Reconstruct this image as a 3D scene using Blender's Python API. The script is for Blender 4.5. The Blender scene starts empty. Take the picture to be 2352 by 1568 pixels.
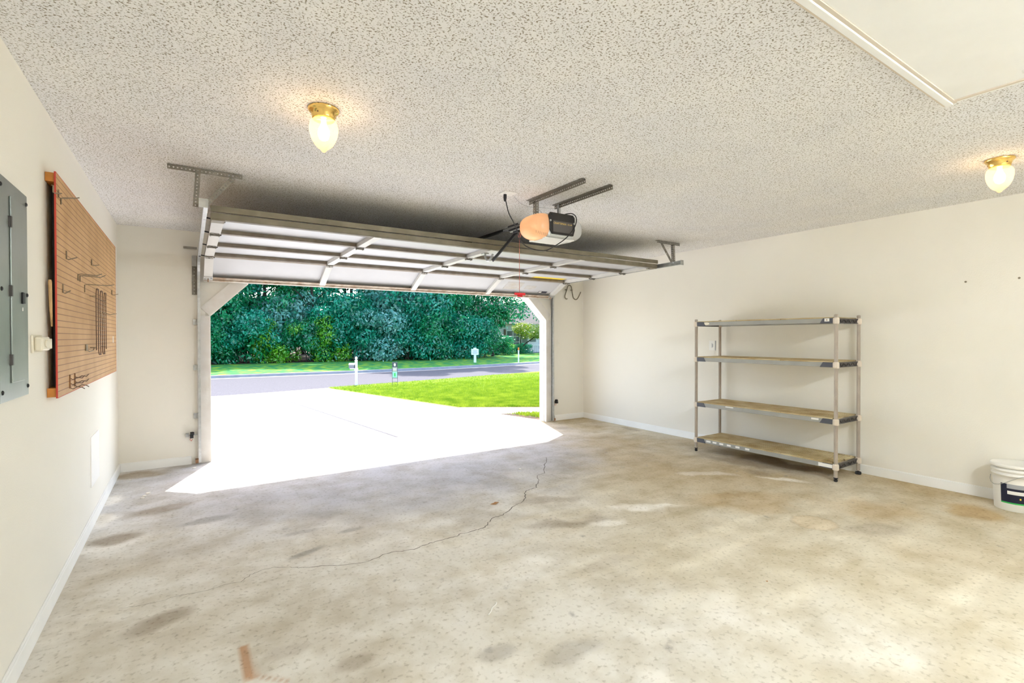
import bpy, math, random
import numpy as np
from mathutils import Vector, Matrix
random.seed(7)
PI = math.pi
C = bpy.context.scene.collection
SC = bpy.context.scene

# ------------------------------------------------------------------ camera
yaw, pitch, roll, FPX = 0.5800, -0.0084, -0.0023, 1139.5
fw = Vector((math.sin(yaw)*math.cos(pitch), math.cos(yaw)*math.cos(pitch), math.sin(pitch)))
rt0 = Vector((math.cos(yaw), -math.sin(yaw), 0)); up0 = rt0.cross(fw)
rt = rt0*math.cos(roll) + up0*math.sin(roll); up = up0*math.cos(roll) - rt0*math.sin(roll)
cd = bpy.data.cameras.new('camera'); cam = bpy.data.objects.new('camera', cd); C.objects.link(cam)
M = Matrix((rt, up, -fw)).transposed().to_4x4(); M.translation = (0.6196, 0, 1.4367)
cam.matrix_world = M
cd.sensor_width = 36; cd.lens = FPX/2352*36; cd.clip_start = 0.02; cd.clip_end = 600
SC.camera = cam
# ------------------------------------------------------------------ world, sun, exposure
SC.view_settings.view_transform = 'Standard'; SC.view_settings.look = 'None'
SC.view_settings.exposure = 1.27; SC.view_settings.gamma = 1; SC.view_settings.use_curve_mapping = False
W = bpy.data.worlds.new('sky'); SC.world = W; W.use_nodes = True
nt = W.node_tree; nt.nodes.clear()
sky = nt.nodes.new('ShaderNodeTexSky'); sky.sky_type = 'NISHITA'; sky.sun_disc = False
sky.sun_elevation = math.radians(53); sky.sun_rotation = math.radians(21); sky.air_density = 1.0; sky.dust_density = 2.0
bg = nt.nodes.new('ShaderNodeBackground'); bg.inputs[1].default_value = 0.38
wo = nt.nodes.new('ShaderNodeOutputWorld'); nt.links.new(sky.outputs[0], bg.inputs[0]); nt.links.new(bg.outputs[0], wo.inputs[0])
sd = bpy.data.lights.new('sun', 'SUN'); sd.energy = 5.0; sd.angle = math.radians(0.5); sd.color = (1, 0.975, 0.94)
sun = bpy.data.objects.new('sun', sd); C.objects.link(sun)
sun.rotation_euler = Vector((-0.385, -1, -1.418)).to_track_quat('-Z', 'Y').to_euler()
SC.cycles.max_bounces = 14; SC.cycles.diffuse_bounces = 9; SC.cycles.transparent_max_bounces = 16
SC.cycles.sample_clamp_indirect = 12; SC.cycles.caustics_reflective = False; SC.cycles.caustics_refractive = False
FILL_TUBE = 132.0  # emission of the fill tubes added unseen behind the camera
BULB = 17.0      # emission of the ceiling bulbs

# ------------------------------------------------------------------ node materials
def new_mat(name):
    m = bpy.data.materials.new(name); m.use_nodes = True; n = m.node_tree
    return m, n, n.nodes['Principled BSDF']
def mat(name, col, rough=0.6, metal=0.0, var=0.0, vscale=6.0, bump=0.0, bscale=60.0, spec=0.5, trans=0.0, col2=None):
    m, n, b = new_mat(name)
    b.inputs['Base Color'].default_value = (*col, 1); b.inputs['Roughness'].default_value = rough
    b.inputs['Metallic'].default_value = metal; b.inputs['Specular IOR Level'].default_value = spec
    if trans: b.inputs['Transmission Weight'].default_value = trans
    tc = n.nodes.new('ShaderNodeTexCoord')
    if var or col2:
        nz = n.nodes.new('ShaderNodeTexNoise'); nz.inputs['Scale'].default_value = vscale; nz.inputs['Detail'].default_value = 5
        n.links.new(tc.outputs['Object'], nz.inputs['Vector'])
        rp = n.nodes.new('ShaderNodeValToRGB'); e = rp.color_ramp.elements
        e[0].position = 0.3; e[1].position = 0.7
        c2 = col2 if col2 else tuple(c*(1-var) for c in col)
        e[0].color = (*c2, 1); e[1].color = (*col, 1)
        n.links.new(nz.outputs['Fac'], rp.inputs[0]); n.links.new(rp.outputs[0], b.inputs['Base Color'])
    if bump:
        nb = n.nodes.new('ShaderNodeTexNoise'); nb.inputs['Scale'].default_value = bscale; nb.inputs['Detail'].default_value = 3
        n.links.new(tc.outputs['Object'], nb.inputs['Vector'])
        bp = n.nodes.new('ShaderNodeBump'); bp.inputs['Strength'].default_value = bump; bp.inputs['Distance'].default_value = 0.01
        n.links.new(nb.outputs['Fac'], bp.inputs['Height']); n.links.new(bp.outputs[0], b.inputs['Normal'])
    return m
def emis(name, col, s):
    m, n, b = new_mat(name); b.inputs['Base Color'].default_value = (*col, 1)
    b.inputs['Emission Color'].default_value = (*col, 1); b.inputs['Emission Strength'].default_value = s
    return m
MT = {}
MT['wall'] = mat('cream_wall_paint', (0.835, 0.805, 0.725), 0.75, var=0.025, vscale=1.5, bump=0.12, bscale=140)
MT['trim'] = mat('white_trim_paint', (0.90, 0.90, 0.88), 0.45, var=0.04, vscale=5)
MT['jamb'] = mat('weathered_white_jamb', (0.80, 0.78, 0.74), 0.6, vscale=7, col2=(0.72, 0.68, 0.62), bump=0.1, bscale=40)
MT['galv'] = mat('galvanised_steel', (0.55, 0.56, 0.55), 0.38, 0.75, var=0.25, vscale=25)
MT['angle'] = mat('dull_perforated_steel', (0.30, 0.28, 0.24), 0.55, 0.5, var=0.3, vscale=30)
MT['dark'] = mat('black_steel', (0.02, 0.02, 0.022), 0.4, 0.3)
MT['doorskin'] = mat('white_steel_door', (0.50, 0.505, 0.52), 0.45, var=0.05, vscale=4)
MT['doorstile'] = mat('cream_door_stile', (0.60, 0.59, 0.56), 0.5, var=0.06, vscale=12)
MT['doorrail'] = mat('aged_door_rail', (0.36, 0.32, 0.26), 0.55, vscale=10, col2=(0.26, 0.21, 0.16))
MT['seal'] = mat('worn_bottom_rail', (0.46, 0.40, 0.32), 0.65, vscale=14, col2=(0.26, 0.17, 0.10))
MT['strut'] = mat('dusty_strut', (0.27, 0.24, 0.175), 0.6, 0.1, vscale=8, col2=(0.19, 0.165, 0.11))
MT['rust'] = mat('rusty_steel', (0.42, 0.22, 0.10), 0.8, 0.2, vscale=30, col2=(0.20, 0.12, 0.07))
MT['brass'] = mat('polished_brass', (0.95, 0.66, 0.22), 0.18, 1.0)
MT['cream'] = mat('cream_plastic', (0.82, 0.77, 0.64), 0.4)
MT['white'] = mat('white_plastic', (0.88, 0.87, 0.84), 0.4)
MT['board'] = mat('tan_hardboard', (0.56, 0.33, 0.14), 0.65, var=0.12, vscale=5)
MT['boardedge'] = mat('red_board_edge', (0.50, 0.05, 0.03), 0.6)
MT['fur'] = mat('orange_furring_wood', (0.60, 0.24, 0.04), 0.6, var=0.3, vscale=12)
MT['wire'] = mat('hook_wire', (0.30, 0.24, 0.17), 0.4, 0.7)
MT['wired'] = mat('rusted_rack_wire', (0.16, 0.09, 0.06), 0.5, 0.4)
MT['wood'] = mat('pale_wood_rod', (0.65, 0.42, 0.20), 0.6, var=0.3, vscale=20)
MT['panel'] = mat('grey_enamel_panel', (0.36, 0.40, 0.375), 0.30, 0.4, var=0.25, vscale=3, bump=0.05, bscale=30)
MT['panedge'] = mat('dark_hinge', (0.10, 0.09, 0.085), 0.5, 0.4)
MT['post'] = mat('taupe_shelf_post', (0.42, 0.36, 0.30), 0.5, 0.1, var=0.12, vscale=15)
MT['srail'] = mat('grey_shelf_rail', (0.36, 0.36, 0.33), 0.5, 0.1, var=0.12, vscale=10)
MT['sdark'] = mat('slate_corner_plate', (0.075, 0.08, 0.10), 0.5)
MT['mat'] = mat('stained_tan_grid', (0.62, 0.52, 0.31), 0.65, vscale=5, col2=(0.36, 0.24, 0.09))
MT['collar'] = mat('beige_corner_collar', (0.70, 0.62, 0.52), 0.5)
MT['bucket'] = mat('white_bucket_plastic', (0.86, 0.84, 0.79), 0.35)
MT['navy'] = mat('dark_navy_print', (0.005, 0.008, 0.03), 0.4)
MT['bright'] = mat('bright_white_board', (0.97, 0.97, 0.96), 0.35)
MT['green'] = mat('green_print', (0.03, 0.45, 0.08), 0.5)
MT['sticker'] = mat('white_sticker', (0.85, 0.84, 0.80), 0.5)
MT['ink'] = mat('dark_ink', (0.05, 0.05, 0.07), 0.6)
MT['grey'] = mat('grey_print', (0.35, 0.36, 0.38), 0.6)
MT['yellow'] = mat('yellow_label', (0.85, 0.62, 0.04), 0.5)
MT['red'] = mat('red_plastic', (0.65, 0.02, 0.03), 0.35)
MT['cord'] = mat('red_pull_cord', (0.60, 0.16, 0.12), 0.7)
MT['gold'] = mat('gold_lettering', (0.62, 0.42, 0.12), 0.4)
MT['black'] = mat('black_plastic', (0.012, 0.010, 0.009), 0.35)
MT['case'] = mat('pale_case_metal', (0.62, 0.64, 0.64), 0.35, 0.4)
MT['bluegrey'] = mat('blue_grey_curb_concrete', (0.30, 0.30, 0.31), 0.8, var=0.2, vscale=3)
MT['bark'] = mat('dark_bark', (0.05, 0.035, 0.025), 0.9, var=0.4, vscale=5, bump=0.5, bscale=14)
MT['white_post'] = mat('white_painted_post', (0.80, 0.80, 0.80), 0.5)
MT['orange'] = mat('orange_band', (0.85, 0.22, 0.03), 0.5)
MT['mailbox'] = mat('grey_mailbox_metal', (0.16, 0.15, 0.19), 0.4, 0.3)
MT['mint'] = mat('mint_sign_panel', (0.30, 0.60, 0.50), 0.5)
MT['charcoal'] = mat('charcoal_sign_panel', (0.05, 0.06, 0.08), 0.5)
MT['taupe'] = mat('taupe_sign_panel', (0.32, 0.29, 0.29), 0.5)
MT['siding'] = mat('pale_house_siding', (0.62, 0.60, 0.62), 0.7, var=0.06, vscale=2)
MT['roof'] = mat('grey_shingles', (0.16, 0.15, 0.15), 0.9, var=0.3, vscale=8)
MT['pane'] = mat('blue_grey_glass', (0.10, 0.14, 0.16), 0.1)
MT['shutter'] = mat('blue_shutter', (0.10, 0.13, 0.25), 0.5)
MT['brown'] = mat('brown_trim', (0.14, 0.08, 0.05), 0.6)
MT['crack'] = mat('crack_dirt', (0.13, 0.11, 0.09), 0.95)
MT['chip'] = mat('plaster_chip', (0.80, 0.76, 0.68), 0.8)
MT['leafdry'] = mat('dry_leaf', (0.40, 0.22, 0.10), 0.8)

def ceiling_mat():
    m, n, b = new_mat('knockdown_ceiling'); L = n.links.new; N = n.nodes.new
    tc = N('ShaderNodeTexCoord')
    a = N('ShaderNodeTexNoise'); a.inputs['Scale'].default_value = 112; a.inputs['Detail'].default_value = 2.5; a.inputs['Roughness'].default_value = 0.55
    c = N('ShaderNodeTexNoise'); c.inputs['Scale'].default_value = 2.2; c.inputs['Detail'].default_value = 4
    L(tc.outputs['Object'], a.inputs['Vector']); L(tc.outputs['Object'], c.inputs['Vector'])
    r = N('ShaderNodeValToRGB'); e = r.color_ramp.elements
    e[0].position = 0.35; e[0].color = (0.31, 0.27, 0.20, 1); e[1].position = 0.46; e[1].color = (0.885, 0.885, 0.88, 1)  # dark flecks put the shade of the ceiling relief into the colour
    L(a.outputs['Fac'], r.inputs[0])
    r2 = N('ShaderNodeValToRGB'); e = r2.color_ramp.elements
    e[0].position = 0.3; e[0].color = (0.93, 0.93, 0.95, 1); e[1].position = 0.7; e[1].color = (1, 0.99, 0.975, 1)
    L(c.outputs['Fac'], r2.inputs[0])
    mx = N('ShaderNodeMix'); mx.data_type = 'RGBA'; mx.blend_type = 'MULTIPLY'; mx.inputs[0].default_value = 1
    L(r.outputs[0], mx.inputs[6]); L(r2.outputs[0], mx.inputs[7]); L(mx.outputs[2], b.inputs['Base Color'])
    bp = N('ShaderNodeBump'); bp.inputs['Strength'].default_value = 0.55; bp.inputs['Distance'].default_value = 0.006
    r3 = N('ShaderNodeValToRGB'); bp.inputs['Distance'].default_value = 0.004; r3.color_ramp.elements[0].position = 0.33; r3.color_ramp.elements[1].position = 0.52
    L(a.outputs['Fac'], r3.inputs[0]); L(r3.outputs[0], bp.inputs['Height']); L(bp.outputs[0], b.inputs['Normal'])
    b.inputs['Roughness'].default_value = 0.9
    return m
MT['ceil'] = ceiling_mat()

def floor_mat():
    m, n, b = new_mat('stained_concrete'); L = n.links.new; N = n.nodes.new
    tc = N('ShaderNodeTexCoord'); at = N('ShaderNodeVertexColor'); at.layer_name = 'stain_and_shade'
    f = N('ShaderNodeTexNoise'); f.inputs['Scale'].default_value = 3.2; f.inputs['Detail'].default_value = 12; f.inputs['Roughness'].default_value = 0.62
    g = N('ShaderNodeTexNoise'); g.inputs['Scale'].default_value = 40; g.inputs['Detail'].default_value = 4
    L(tc.outputs['Object'], f.inputs['Vector']); L(tc.outputs['Object'], g.inputs['Vector'])
    r = N('ShaderNodeValToRGB'); e = r.color_ramp.elements
    e[0].position = 0.36; e[0].color = (0.80, 0.77, 0.71, 1); e[1].position = 0.58; e[1].color = (1, 1, 1, 1)
    L(f.outputs['Fac'], r.inputs[0])
    r2 = N('ShaderNodeValToRGB'); e = r2.color_ramp.elements
    e[0].position = 0.25; e[0].color = (0.66, 0.64, 0.60, 1); e[1].position = 0.45; e[1].color = (1, 1, 1, 1)
    L(g.outputs['Fac'], r2.inputs[0])
    m1 = N('ShaderNodeMix'); m1.data_type = 'RGBA'; m1.blend_type = 'MULTIPLY'; m1.inputs[0].default_value = 1
    m2 = N('ShaderNodeMix'); m2.data_type = 'RGBA'; m2.blend_type = 'MULTIPLY'; m2.inputs[0].default_value = 1
    L(at.outputs['Color'], m1.inputs[6]); L(r.outputs[0], m1.inputs[7]); L(m1.outputs[2], m2.inputs[6]); L(r2.outputs[0], m2.inputs[7])
    L(m2.outputs[2], b.inputs['Base Color']); b.inputs['Roughness'].default_value = 0.9
    b.inputs['Specular IOR Level'].default_value = 0.08
    bp = N('ShaderNodeBump'); bp.inputs['Strength'].default_value = 0.12; bp.inputs['Distance'].default_value = 0.01
    L(f.outputs['Fac'], bp.inputs['Height']); L(bp.outputs[0], b.inputs['Normal'])
    return m
MT['floor'] = floor_mat()
def ramp_mat(name, stops, scale, detail=6, rough=0.9, bump=0.2, bscale=40, stretch=None):
    m, n, b = new_mat(name); L = n.links.new; N = n.nodes.new
    tc = N('ShaderNodeTexCoord'); f = N('ShaderNodeTexNoise'); f.inputs['Scale'].default_value = scale; f.inputs['Detail'].default_value = detail
    L(tc.outputs['Object'], f.inputs['Vector'])
    r = N('ShaderNodeValToRGB'); el = r.color_ramp.elements
    while len(el) < len(stops): el.new(0.5)
    for e, (p, c) in zip(el, stops): e.position = p; e.color = (*c, 1)
    L(f.outputs['Fac'], r.inputs[0]); L(r.outputs[0], b.inputs['Base Color']); b.inputs['Roughness'].default_value = rough
    b.inputs['Specular IOR Level'].default_value = 0.2
    g = N('ShaderNodeTexNoise'); g.inputs['Scale'].default_value = bscale; L(tc.outputs['Object'], g.inputs['Vector'])
    bp = N('ShaderNodeBump'); bp.inputs['Strength'].default_value = bump; bp.inputs['Distance'].default_value = 0.02
    L(g.outputs['Fac'], bp.inputs['Height']); L(bp.outputs[0], b.inputs['Normal'])
    return m
MT['drive'] = ramp_mat('pale_driveway_concrete', [(0.3, (0.62, 0.60, 0.57)), (0.7, (0.70, 0.68, 0.65))], 1.5)
MT['asphalt'] = ramp_mat('grey_asphalt', [(0.35, (0.078, 0.072, 0.079)), (0.65, (0.122, 0.114, 0.124))], 30, bump=0.1)
MT['gutter'] = ramp_mat('pale_gutter_concrete', [(0.3, (0.26, 0.25, 0.26)), (0.7, (0.32, 0.31, 0.32))], 3)
MT['lawn'] = ramp_mat('bright_lawn', [(0.3, (0.12, 0.21, 0.010)), (0.7, (0.24, 0.34, 0.025))], 7, bump=0.6, bscale=35)
MT['verge'] = ramp_mat('painted_dapple_verge_grass', [(0.36, (0.012, 0.15, 0.055)), (0.5, (0.05, 0.24, 0.04)), (0.62, (0.24, 0.36, 0.02))], 1.6, bump=0.6, bscale=12)  # tree shade and sunlit patches painted into the grass colour
MT['soil'] = ramp_mat('leaf_litter_soil', [(0.3, (0.045, 0.03, 0.02)), (0.7, (0.12, 0.08, 0.05))], 3)

def leaf_mat(name, c1, c2, tr=0.35, scale=2.2, rough=0.22, spec=0.9):
    m = bpy.data.materials.new(name); m.use_nodes = True; n = m.node_tree; n.nodes.clear(); L = n.links.new; N = n.nodes.new
    tc = N('ShaderNodeTexCoord'); f = N('ShaderNodeTexNoise'); f.inputs['Scale'].default_value = scale; f.inputs['Detail'].default_value = 5
    L(tc.outputs['Object'], f.inputs['Vector'])
    r = N('ShaderNodeValToRGB'); r.color_ramp.elements[0].position = 0.35; r.color_ramp.elements[0].color = (*c1, 1)
    r.color_ramp.elements[1].position = 0.65; r.color_ramp.elements[1].color = (*c2, 1); L(f.outputs['Fac'], r.inputs[0])
    b = N('ShaderNodeBsdfPrincipled'); b.inputs['Roughness'].default_value = rough; b.inputs['Specular IOR Level'].default_value = spec
    L(r.outputs[0], b.inputs['Base Color'])
    t = N('ShaderNodeBsdfTranslucent'); L(r.outputs[0], t.inputs['Color'])
    mx = N('ShaderNodeMixShader'); mx.inputs[0].default_value = tr; L(b.outputs[0], mx.inputs[1]); L(t.outputs[0], mx.inputs[2])
    o = N('ShaderNodeOutputMaterial'); L(mx.outputs[0], o.inputs[0]); return m
MT['leaf_teal'] = leaf_mat('blue_green_leaves', (0.004, 0.17, 0.095), (0.03, 0.48, 0.28))
MT['leaf_deep'] = leaf_mat('deep_green_leaves', (0.003, 0.13, 0.05), (0.02, 0.40, 0.14))
MT['leaf_bright'] = leaf_mat('yellow_green_leaves', (0.05, 0.34, 0.03), (0.28, 0.60, 0.03))
MT['leaf_silver'] = leaf_mat('silvery_vine_leaves', (0.04, 0.28, 0.20), (0.30, 0.60, 0.50))
MT['leaf_gold'] = leaf_mat('golden_green_leaves', (0.10, 0.25, 0.02), (0.42, 0.48, 0.05))
MT['blade'] = leaf_mat('grass_blades', (0.12, 0.23, 0.008), (0.33, 0.41, 0.030), 0.35, 3.0, 0.6, 0.2)

def shade_mat(name, col, mixf):
    m = bpy.data.materials.new(name); m.use_nodes = True; n = m.node_tree; n.nodes.clear(); L = n.links.new; N = n.nodes.new
    t = N('ShaderNodeBsdfTransparent'); t.inputs[0].default_value = (1, 0.93, 0.80, 1)
    l = N('ShaderNodeBsdfTranslucent'); l.inputs[0].default_value = (*col, 1)
    d = N('ShaderNodeBsdfPrincipled'); d.inputs['Base Color'].default_value = (*col, 1); d.inputs['Roughness'].default_value = 0.2
    a = N('ShaderNodeMixShader'); a.inputs[0].default_value = 0.35; L(l.outputs[0], a.inputs[1]); L(d.outputs[0], a.inputs[2])
    x = N('ShaderNodeMixShader'); x.inputs[0].default_value = mixf; L(t.outputs[0], x.inputs[1]); L(a.outputs[0], x.inputs[2])
    tc = N('ShaderNodeTexCoord'); v = N('ShaderNodeTexVoronoi'); v.inputs['Scale'].default_value = 60; L(tc.outputs['Object'], v.inputs['Vector'])
    bp = N('ShaderNodeBump'); bp.inputs['Strength'].default_value = 0.6; L(v.outputs['Distance'], bp.inputs['Height'])
    L(bp.outputs[0], d.inputs['Normal'])
    o = N('ShaderNodeOutputMaterial'); L(x.outputs[0], o.inputs[0]); return m
MT['glass'] = shade_mat('cut_glass_shade', (0.97, 0.78, 0.58), 0.25)
MT['lens'] = shade_mat('peach_light_lens', (0.90, 0.66, 0.46), 0.99)
MT['lensw'] = shade_mat('white_light_lens', (0.85, 0.85, 0.84), 0.93)
MT['bulb'] = emis('lit_bulb', (1.0, 0.70, 0.42), BULB)
MT['tube'] = emis('added_fill_tube', (0.87, 0.94, 1.0), FILL_TUBE)
MT['obulb'] = emis('opener_bulb', (1.0, 0.66, 0.40), 5)

# ------------------------------------------------------------------ mesh helpers
class MB:
    def __init__(s): s.v = []; s.f = []
    def add(s, vs, fs):
        o = len(s.v); s.v += [tuple(p) for p in vs]; s.f += [tuple(i+o for i in f) for f in fs]; return s
    def box(s, x0, x1, y0, y1, z0, z1):
        v = [(x, y, z) for x in (x0, x1) for y in (y0, y1) for z in (z0, z1)]
        return s.add(v, [(0,1,3,2), (4,6,7,5), (0,4,5,1), (2,3,7,6), (0,2,6,4), (1,5,7,3)])
    def bar(s, a, b, w, h, upv=(0, 0, 1)):
        a = Vector(a); b = Vector(b); d = (b-a).normalized(); u = Vector(upv); sd = d.cross(u)
        if sd.length < 1e-4: sd = d.cross(Vector((1, 0, 0)))
        sd.normalize(); u = sd.cross(d).normalized(); v = []
        for p in (a, b):
            for i, j in ((-1,-1), (1,-1), (1,1), (-1,1)): v.append(p+sd*(w/2*i)+u*(h/2*j))
        return s.add(v, [(0,1,2,3), (7,6,5,4), (0,4,5,1), (1,5,6,2), (2,6,7,3), (3,7,4,0)])
    def tube(s, pts, r, n=8, closed=False):
        pts = [Vector(p) for p in pts]; k = len(pts); rs = r if isinstance(r, (list, tuple)) else [r]*k; v = []; pu = None
        for i, p in enumerate(pts):
            if closed: d = pts[(i+1) % k]-pts[i-1]
            else: d = pts[min(i+1, k-1)]-pts[max(i-1, 0)]
            d.normalize()
            if pu is None: pu = d.orthogonal().normalized()
            else: pu = (pu-d*pu.dot(d)).normalized()
            w = d.cross(pu)
            for j in range(n):
                a = 2*PI*j/n; v.append(p+(pu*math.cos(a)+w*math.sin(a))*rs[i])
        f = []
        for i in range(k if closed else k-1):
            for j in range(n):
                a, b = i*n+j, i*n+(j+1) % n; c, d = ((i+1) % k)*n+(j+1) % n, ((i+1) % k)*n+j; f.append((a, b, c, d))
        if not closed: f += [tuple(range(n))[::-1], tuple((k-1)*n+j for j in range(n))]
        return s.add(v, f)
    def lathe(s, c, prof, n=24, axis='Z', cap=True):
        v = []
        for r, z in prof:
            for j in range(n):
                a = 2*PI*j/n
                p = (r*math.cos(a), r*math.sin(a), z)
                if axis == 'X': p = (p[2], p[0], p[1])
                if axis == 'Y': p = (p[0], p[2], p[1])
                v.append((c[0]+p[0], c[1]+p[1], c[2]+p[2]))
        f = []; k = len(prof)
        for i in range(k-1):
            for j in range(n): f.append((i*n+j, i*n+(j+1) % n, (i+1)*n+(j+1) % n, (i+1)*n+j))
        if cap: f += [tuple(range(n))[::-1], tuple((k-1)*n+j for j in range(n))]
        return s.add(v, f)
    def cyl(s, a, b, r, n=16): return s.tube([a, b], r, n)
    def prism(s, poly, fn, t0, t1):          # poly 2D; fn(u, v, t) -> point
        n = len(poly); v = [fn(u, w, t0) for u, w in poly]+[fn(u, w, t1) for u, w in poly]
        return s.add(v, [tuple(range(n))[::-1], tuple(range(n, 2*n))]+[(i, (i+1) % n, n+(i+1) % n, n+i) for i in range(n)])
    def holed(s, org, du, dv, L, w, t, pitch, r):   # strip along du, width along dv, with real round holes
        o = Vector(org); du = Vector(du).normalized(); dv = Vector(dv).normalized(); dn = du.cross(dv)
        k = max(1, int(L/pitch)); p = L/k
        for i in range(k):
            c = o+du*(p*(i+0.5))+dv*(w/2); V = []
            for q in (-t/2, t/2):
                for a, b in ((-1,-1), (0,-1), (1,-1), (1,0), (1,1), (0,1), (-1,1), (-1,0)): V.append(c+du*(p/2*a)+dv*(w/2*b)+dn*q)
                for a, b in ((-1,-1), (0,-1), (1,-1), (1,0), (1,1), (0,1), (-1,1), (-1,0)):
                    l = math.hypot(a, b); V.append(c+du*(r*a/l)+dv*(r*b/l)+dn*q)
            F = []
            for j in range(8):
                j2 = (j+1) % 8
                F += [(j, 8+j, 8+j2, j2), (16+j, 16+j2, 24+j2, 24+j), (8+j, 24+j, 24+j2, 8+j2)]
                if dv and j in (0, 1, 4, 5): F.append((j, j2, 16+j2, 16+j))
            if i == 0: F += [(6, 7, 23, 22), (7, 0, 16, 23)]
            if i == k-1: F += [(2, 3, 19, 18), (3, 4, 20, 19)]
            s.add(V, F)
        return s
    def obj(s, name, m, parent=None, smooth=False, origin=None, bevel=0):
        me = bpy.data.meshes.new(name); o = bpy.data.objects.new(name, me); C.objects.link(o)
        wo_ = Vector(origin) if origin is not None else (Vector(parent['wo']) if parent is not None and 'wo' in parent else Vector((0, 0, 0)))
        me.from_pydata([Vector(p)-wo_ for p in s.v], [], s.f); me.update()
        import bmesh
        bm = bmesh.new(); bm.from_mesh(me); bmesh.ops.recalc_face_normals(bm, faces=bm.faces); bm.to_mesh(me); bm.free()
        me.materials.append(MT[m] if isinstance(m, str) else m)
        if smooth:
            for p in me.polygons: p.use_smooth = True
        if bevel:
            bv = o.modifiers.new('bevel', 'BEVEL'); bv.width = bevel; bv.segments = 2; bv.limit_method = 'ANGLE'
        if parent is not None: o.parent = parent
        else: o.location = wo_
        return o
def tag(o, label=None, cat=None, group=None, kind=None):
    if label: o['label'] = label
    if cat: o['category'] = cat
    if group: o['group'] = group
    if kind: o['kind'] = kind
    return o
ORG = []
def smooth_pts(P, k=5):
    P = [Vector(p) for p in P]; out = []
    for i in range(len(P)-1):
        a, b, c, d = P[max(i-1, 0)], P[i], P[i+1], P[min(i+2, len(P)-1)]
        for j in range(k):
            t = j/k; out.append(.5*((2*b)+(c-a)*t+(2*a-5*b+4*c-d)*t*t+(3*b-a-3*c+d)*t**3))
    return out+[P[-1]]
def thing(name, label, cat, loc=(0, 0, 0), group=None):
    o = bpy.data.objects.new(name, None); C.objects.link(o); o.location = loc; o.empty_display_size = 0.1
    o['wo'] = list(loc); ORG.append(o); return tag(o, label, cat, group)
def sub(p, root):       # a part (unmoved under its thing) that will carry sub-parts given in world coordinates
    p['wo'] = list(root['wo']) ; ORG.append(p); return p
def text(s, size, m, parent, loc, xdir, updir, name='lettering', ext=0.0006, align='CENTER'):
    cu = bpy.data.curves.new(name, 'FONT'); cu.body = s; cu.size = size; cu.extrude = ext; cu.align_x = align; cu.align_y = 'CENTER'
    t = bpy.data.objects.new('tmp', cu); C.objects.link(t); dg = bpy.context.evaluated_depsgraph_get(); dg.update()
    me = bpy.data.meshes.new_from_object(t.evaluated_get(dg)); bpy.data.objects.remove(t)
    o = bpy.data.objects.new(name, me); C.objects.link(o); me.materials.clear(); me.materials.append(MT[m])
    x = Vector(xdir).normalized(); y = Vector(updir).normalized(); z = x.cross(y)
    Mx = Matrix((x, y, z)).transposed().to_4x4(); Mx.translation = Vector(loc)-Vector(parent['wo'])
    o.parent = parent; o.matrix_local = Mx; return o

# ------------------------------------------------------------------ room shell
RW, RD, RH, YB = 6.56, 6.735, 2.65, -1.6      # width, front wall, ceiling, back wall
YO = 6.895                                       # outside face of the front wall
def struct(o, label, cat): return tag(o, label, cat, kind='structure')
# floor grid carrying stains and painted doorway shade as a colour attribute
def value_noise(nx, ny, sx, sy, seed):
    rg = np.random.RandomState(seed); gx = int(nx/sx)+3; gy = int(ny/sy)+3; g = rg.rand(gx, gy)
    x = np.arange(nx)/sx; y = np.arange(ny)/sy; xi = x.astype(int); yi = y.astype(int)
    fx = (x-xi); fy = (y-yi); fx = fx*fx*(3-2*fx); fy = fy*fy*(3-2*fy)
    a = g[np.ix_(xi, yi)]; b = g[np.ix_(xi+1, yi)]; c = g[np.ix_(xi, yi+1)]; d = g[np.ix_(xi+1, yi+1)]
    FX = fx[:, None]; FY = fy[None, :]
    return (a*(1-FX)+b*FX)*(1-FY)+(c*(1-FX)+d*FX)*FY
st = 0.02; NX = int(RW/st)+1; NY = int((YO-YB)/st)+1
xs = np.linspace(0, RW, NX); ys = np.linspace(YB, YO, NY); X, Y = np.meshgrid(xs, ys, indexing='ij')
def fbm(base, seed, oct=5, ax=1.0, ay=1.0):
    o = np.zeros((NX, NY)); w = 1; t = 0
    for i in range(oct):
        s_ = base/st/2**i
        if s_*min(ax, ay) < 1.2: break
        o += w*value_noise(NX, NY, s_*ax, s_*ay, seed+i); t += w; w *= 0.6
    return o/t
n1 = fbm(1.1, 3); n2 = fbm(0.5, 21); n3 = fbm(0.25, 40); nw = fbm(0.35, 60)-0.5; nv = fbm(0.35, 80)-0.5
col = np.zeros((NX, NY, 3)); base = np.array([0.765, 0.74, 0.68])
col[:] = base
def mixc(mask, c):
    global col
    mask = np.clip(mask, 0, 1)[..., None]; col = col*(1-mask)+np.array(c)*mask
def ss(x, a, b):
    t = np.clip((x-a)/(b-a), 0, 1); return t*t*(3-2*t)
mixc(ss(n1, 0.5, 0.75)*0.5, (0.56, 0.50, 0.40))
mixc(ss(n2, 0.56, 0.78)*0.42, (0.46, 0.40, 0.30))
mixc(ss(1-n2, 0.58, 0.72)*0.5, (0.90, 0.87, 0.80))
mixc(ss(n3, 0.60, 0.8)*0.25, (0.42, 0.365, 0.29))
mixc(ss(X+nw*2, 1.6, 4.2)*0.75, (0.61, 0.545, 0.405))
sw = value_noise(NX, NY, 34, 6, 301)*.6+value_noise(NX, NY, 16, 4, 302)*.4
mixc(ss(sw, .55, .85)*ss(X, 1.5, 4)*.45, (0.86, 0.80, 0.66)); mixc(ss(1-sw, .6, .9)*ss(X, 1.5, 4)*.4, (0.46, 0.385, 0.25))
mixc(ss(X, 3.2, 5.4)*ss(n1, 0.25, 0.65)*0.75*ss(Y, 0.3, 1.8), (0.50, 0.385, 0.22))     # tyre-brown dirt on the right-hand bay
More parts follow.
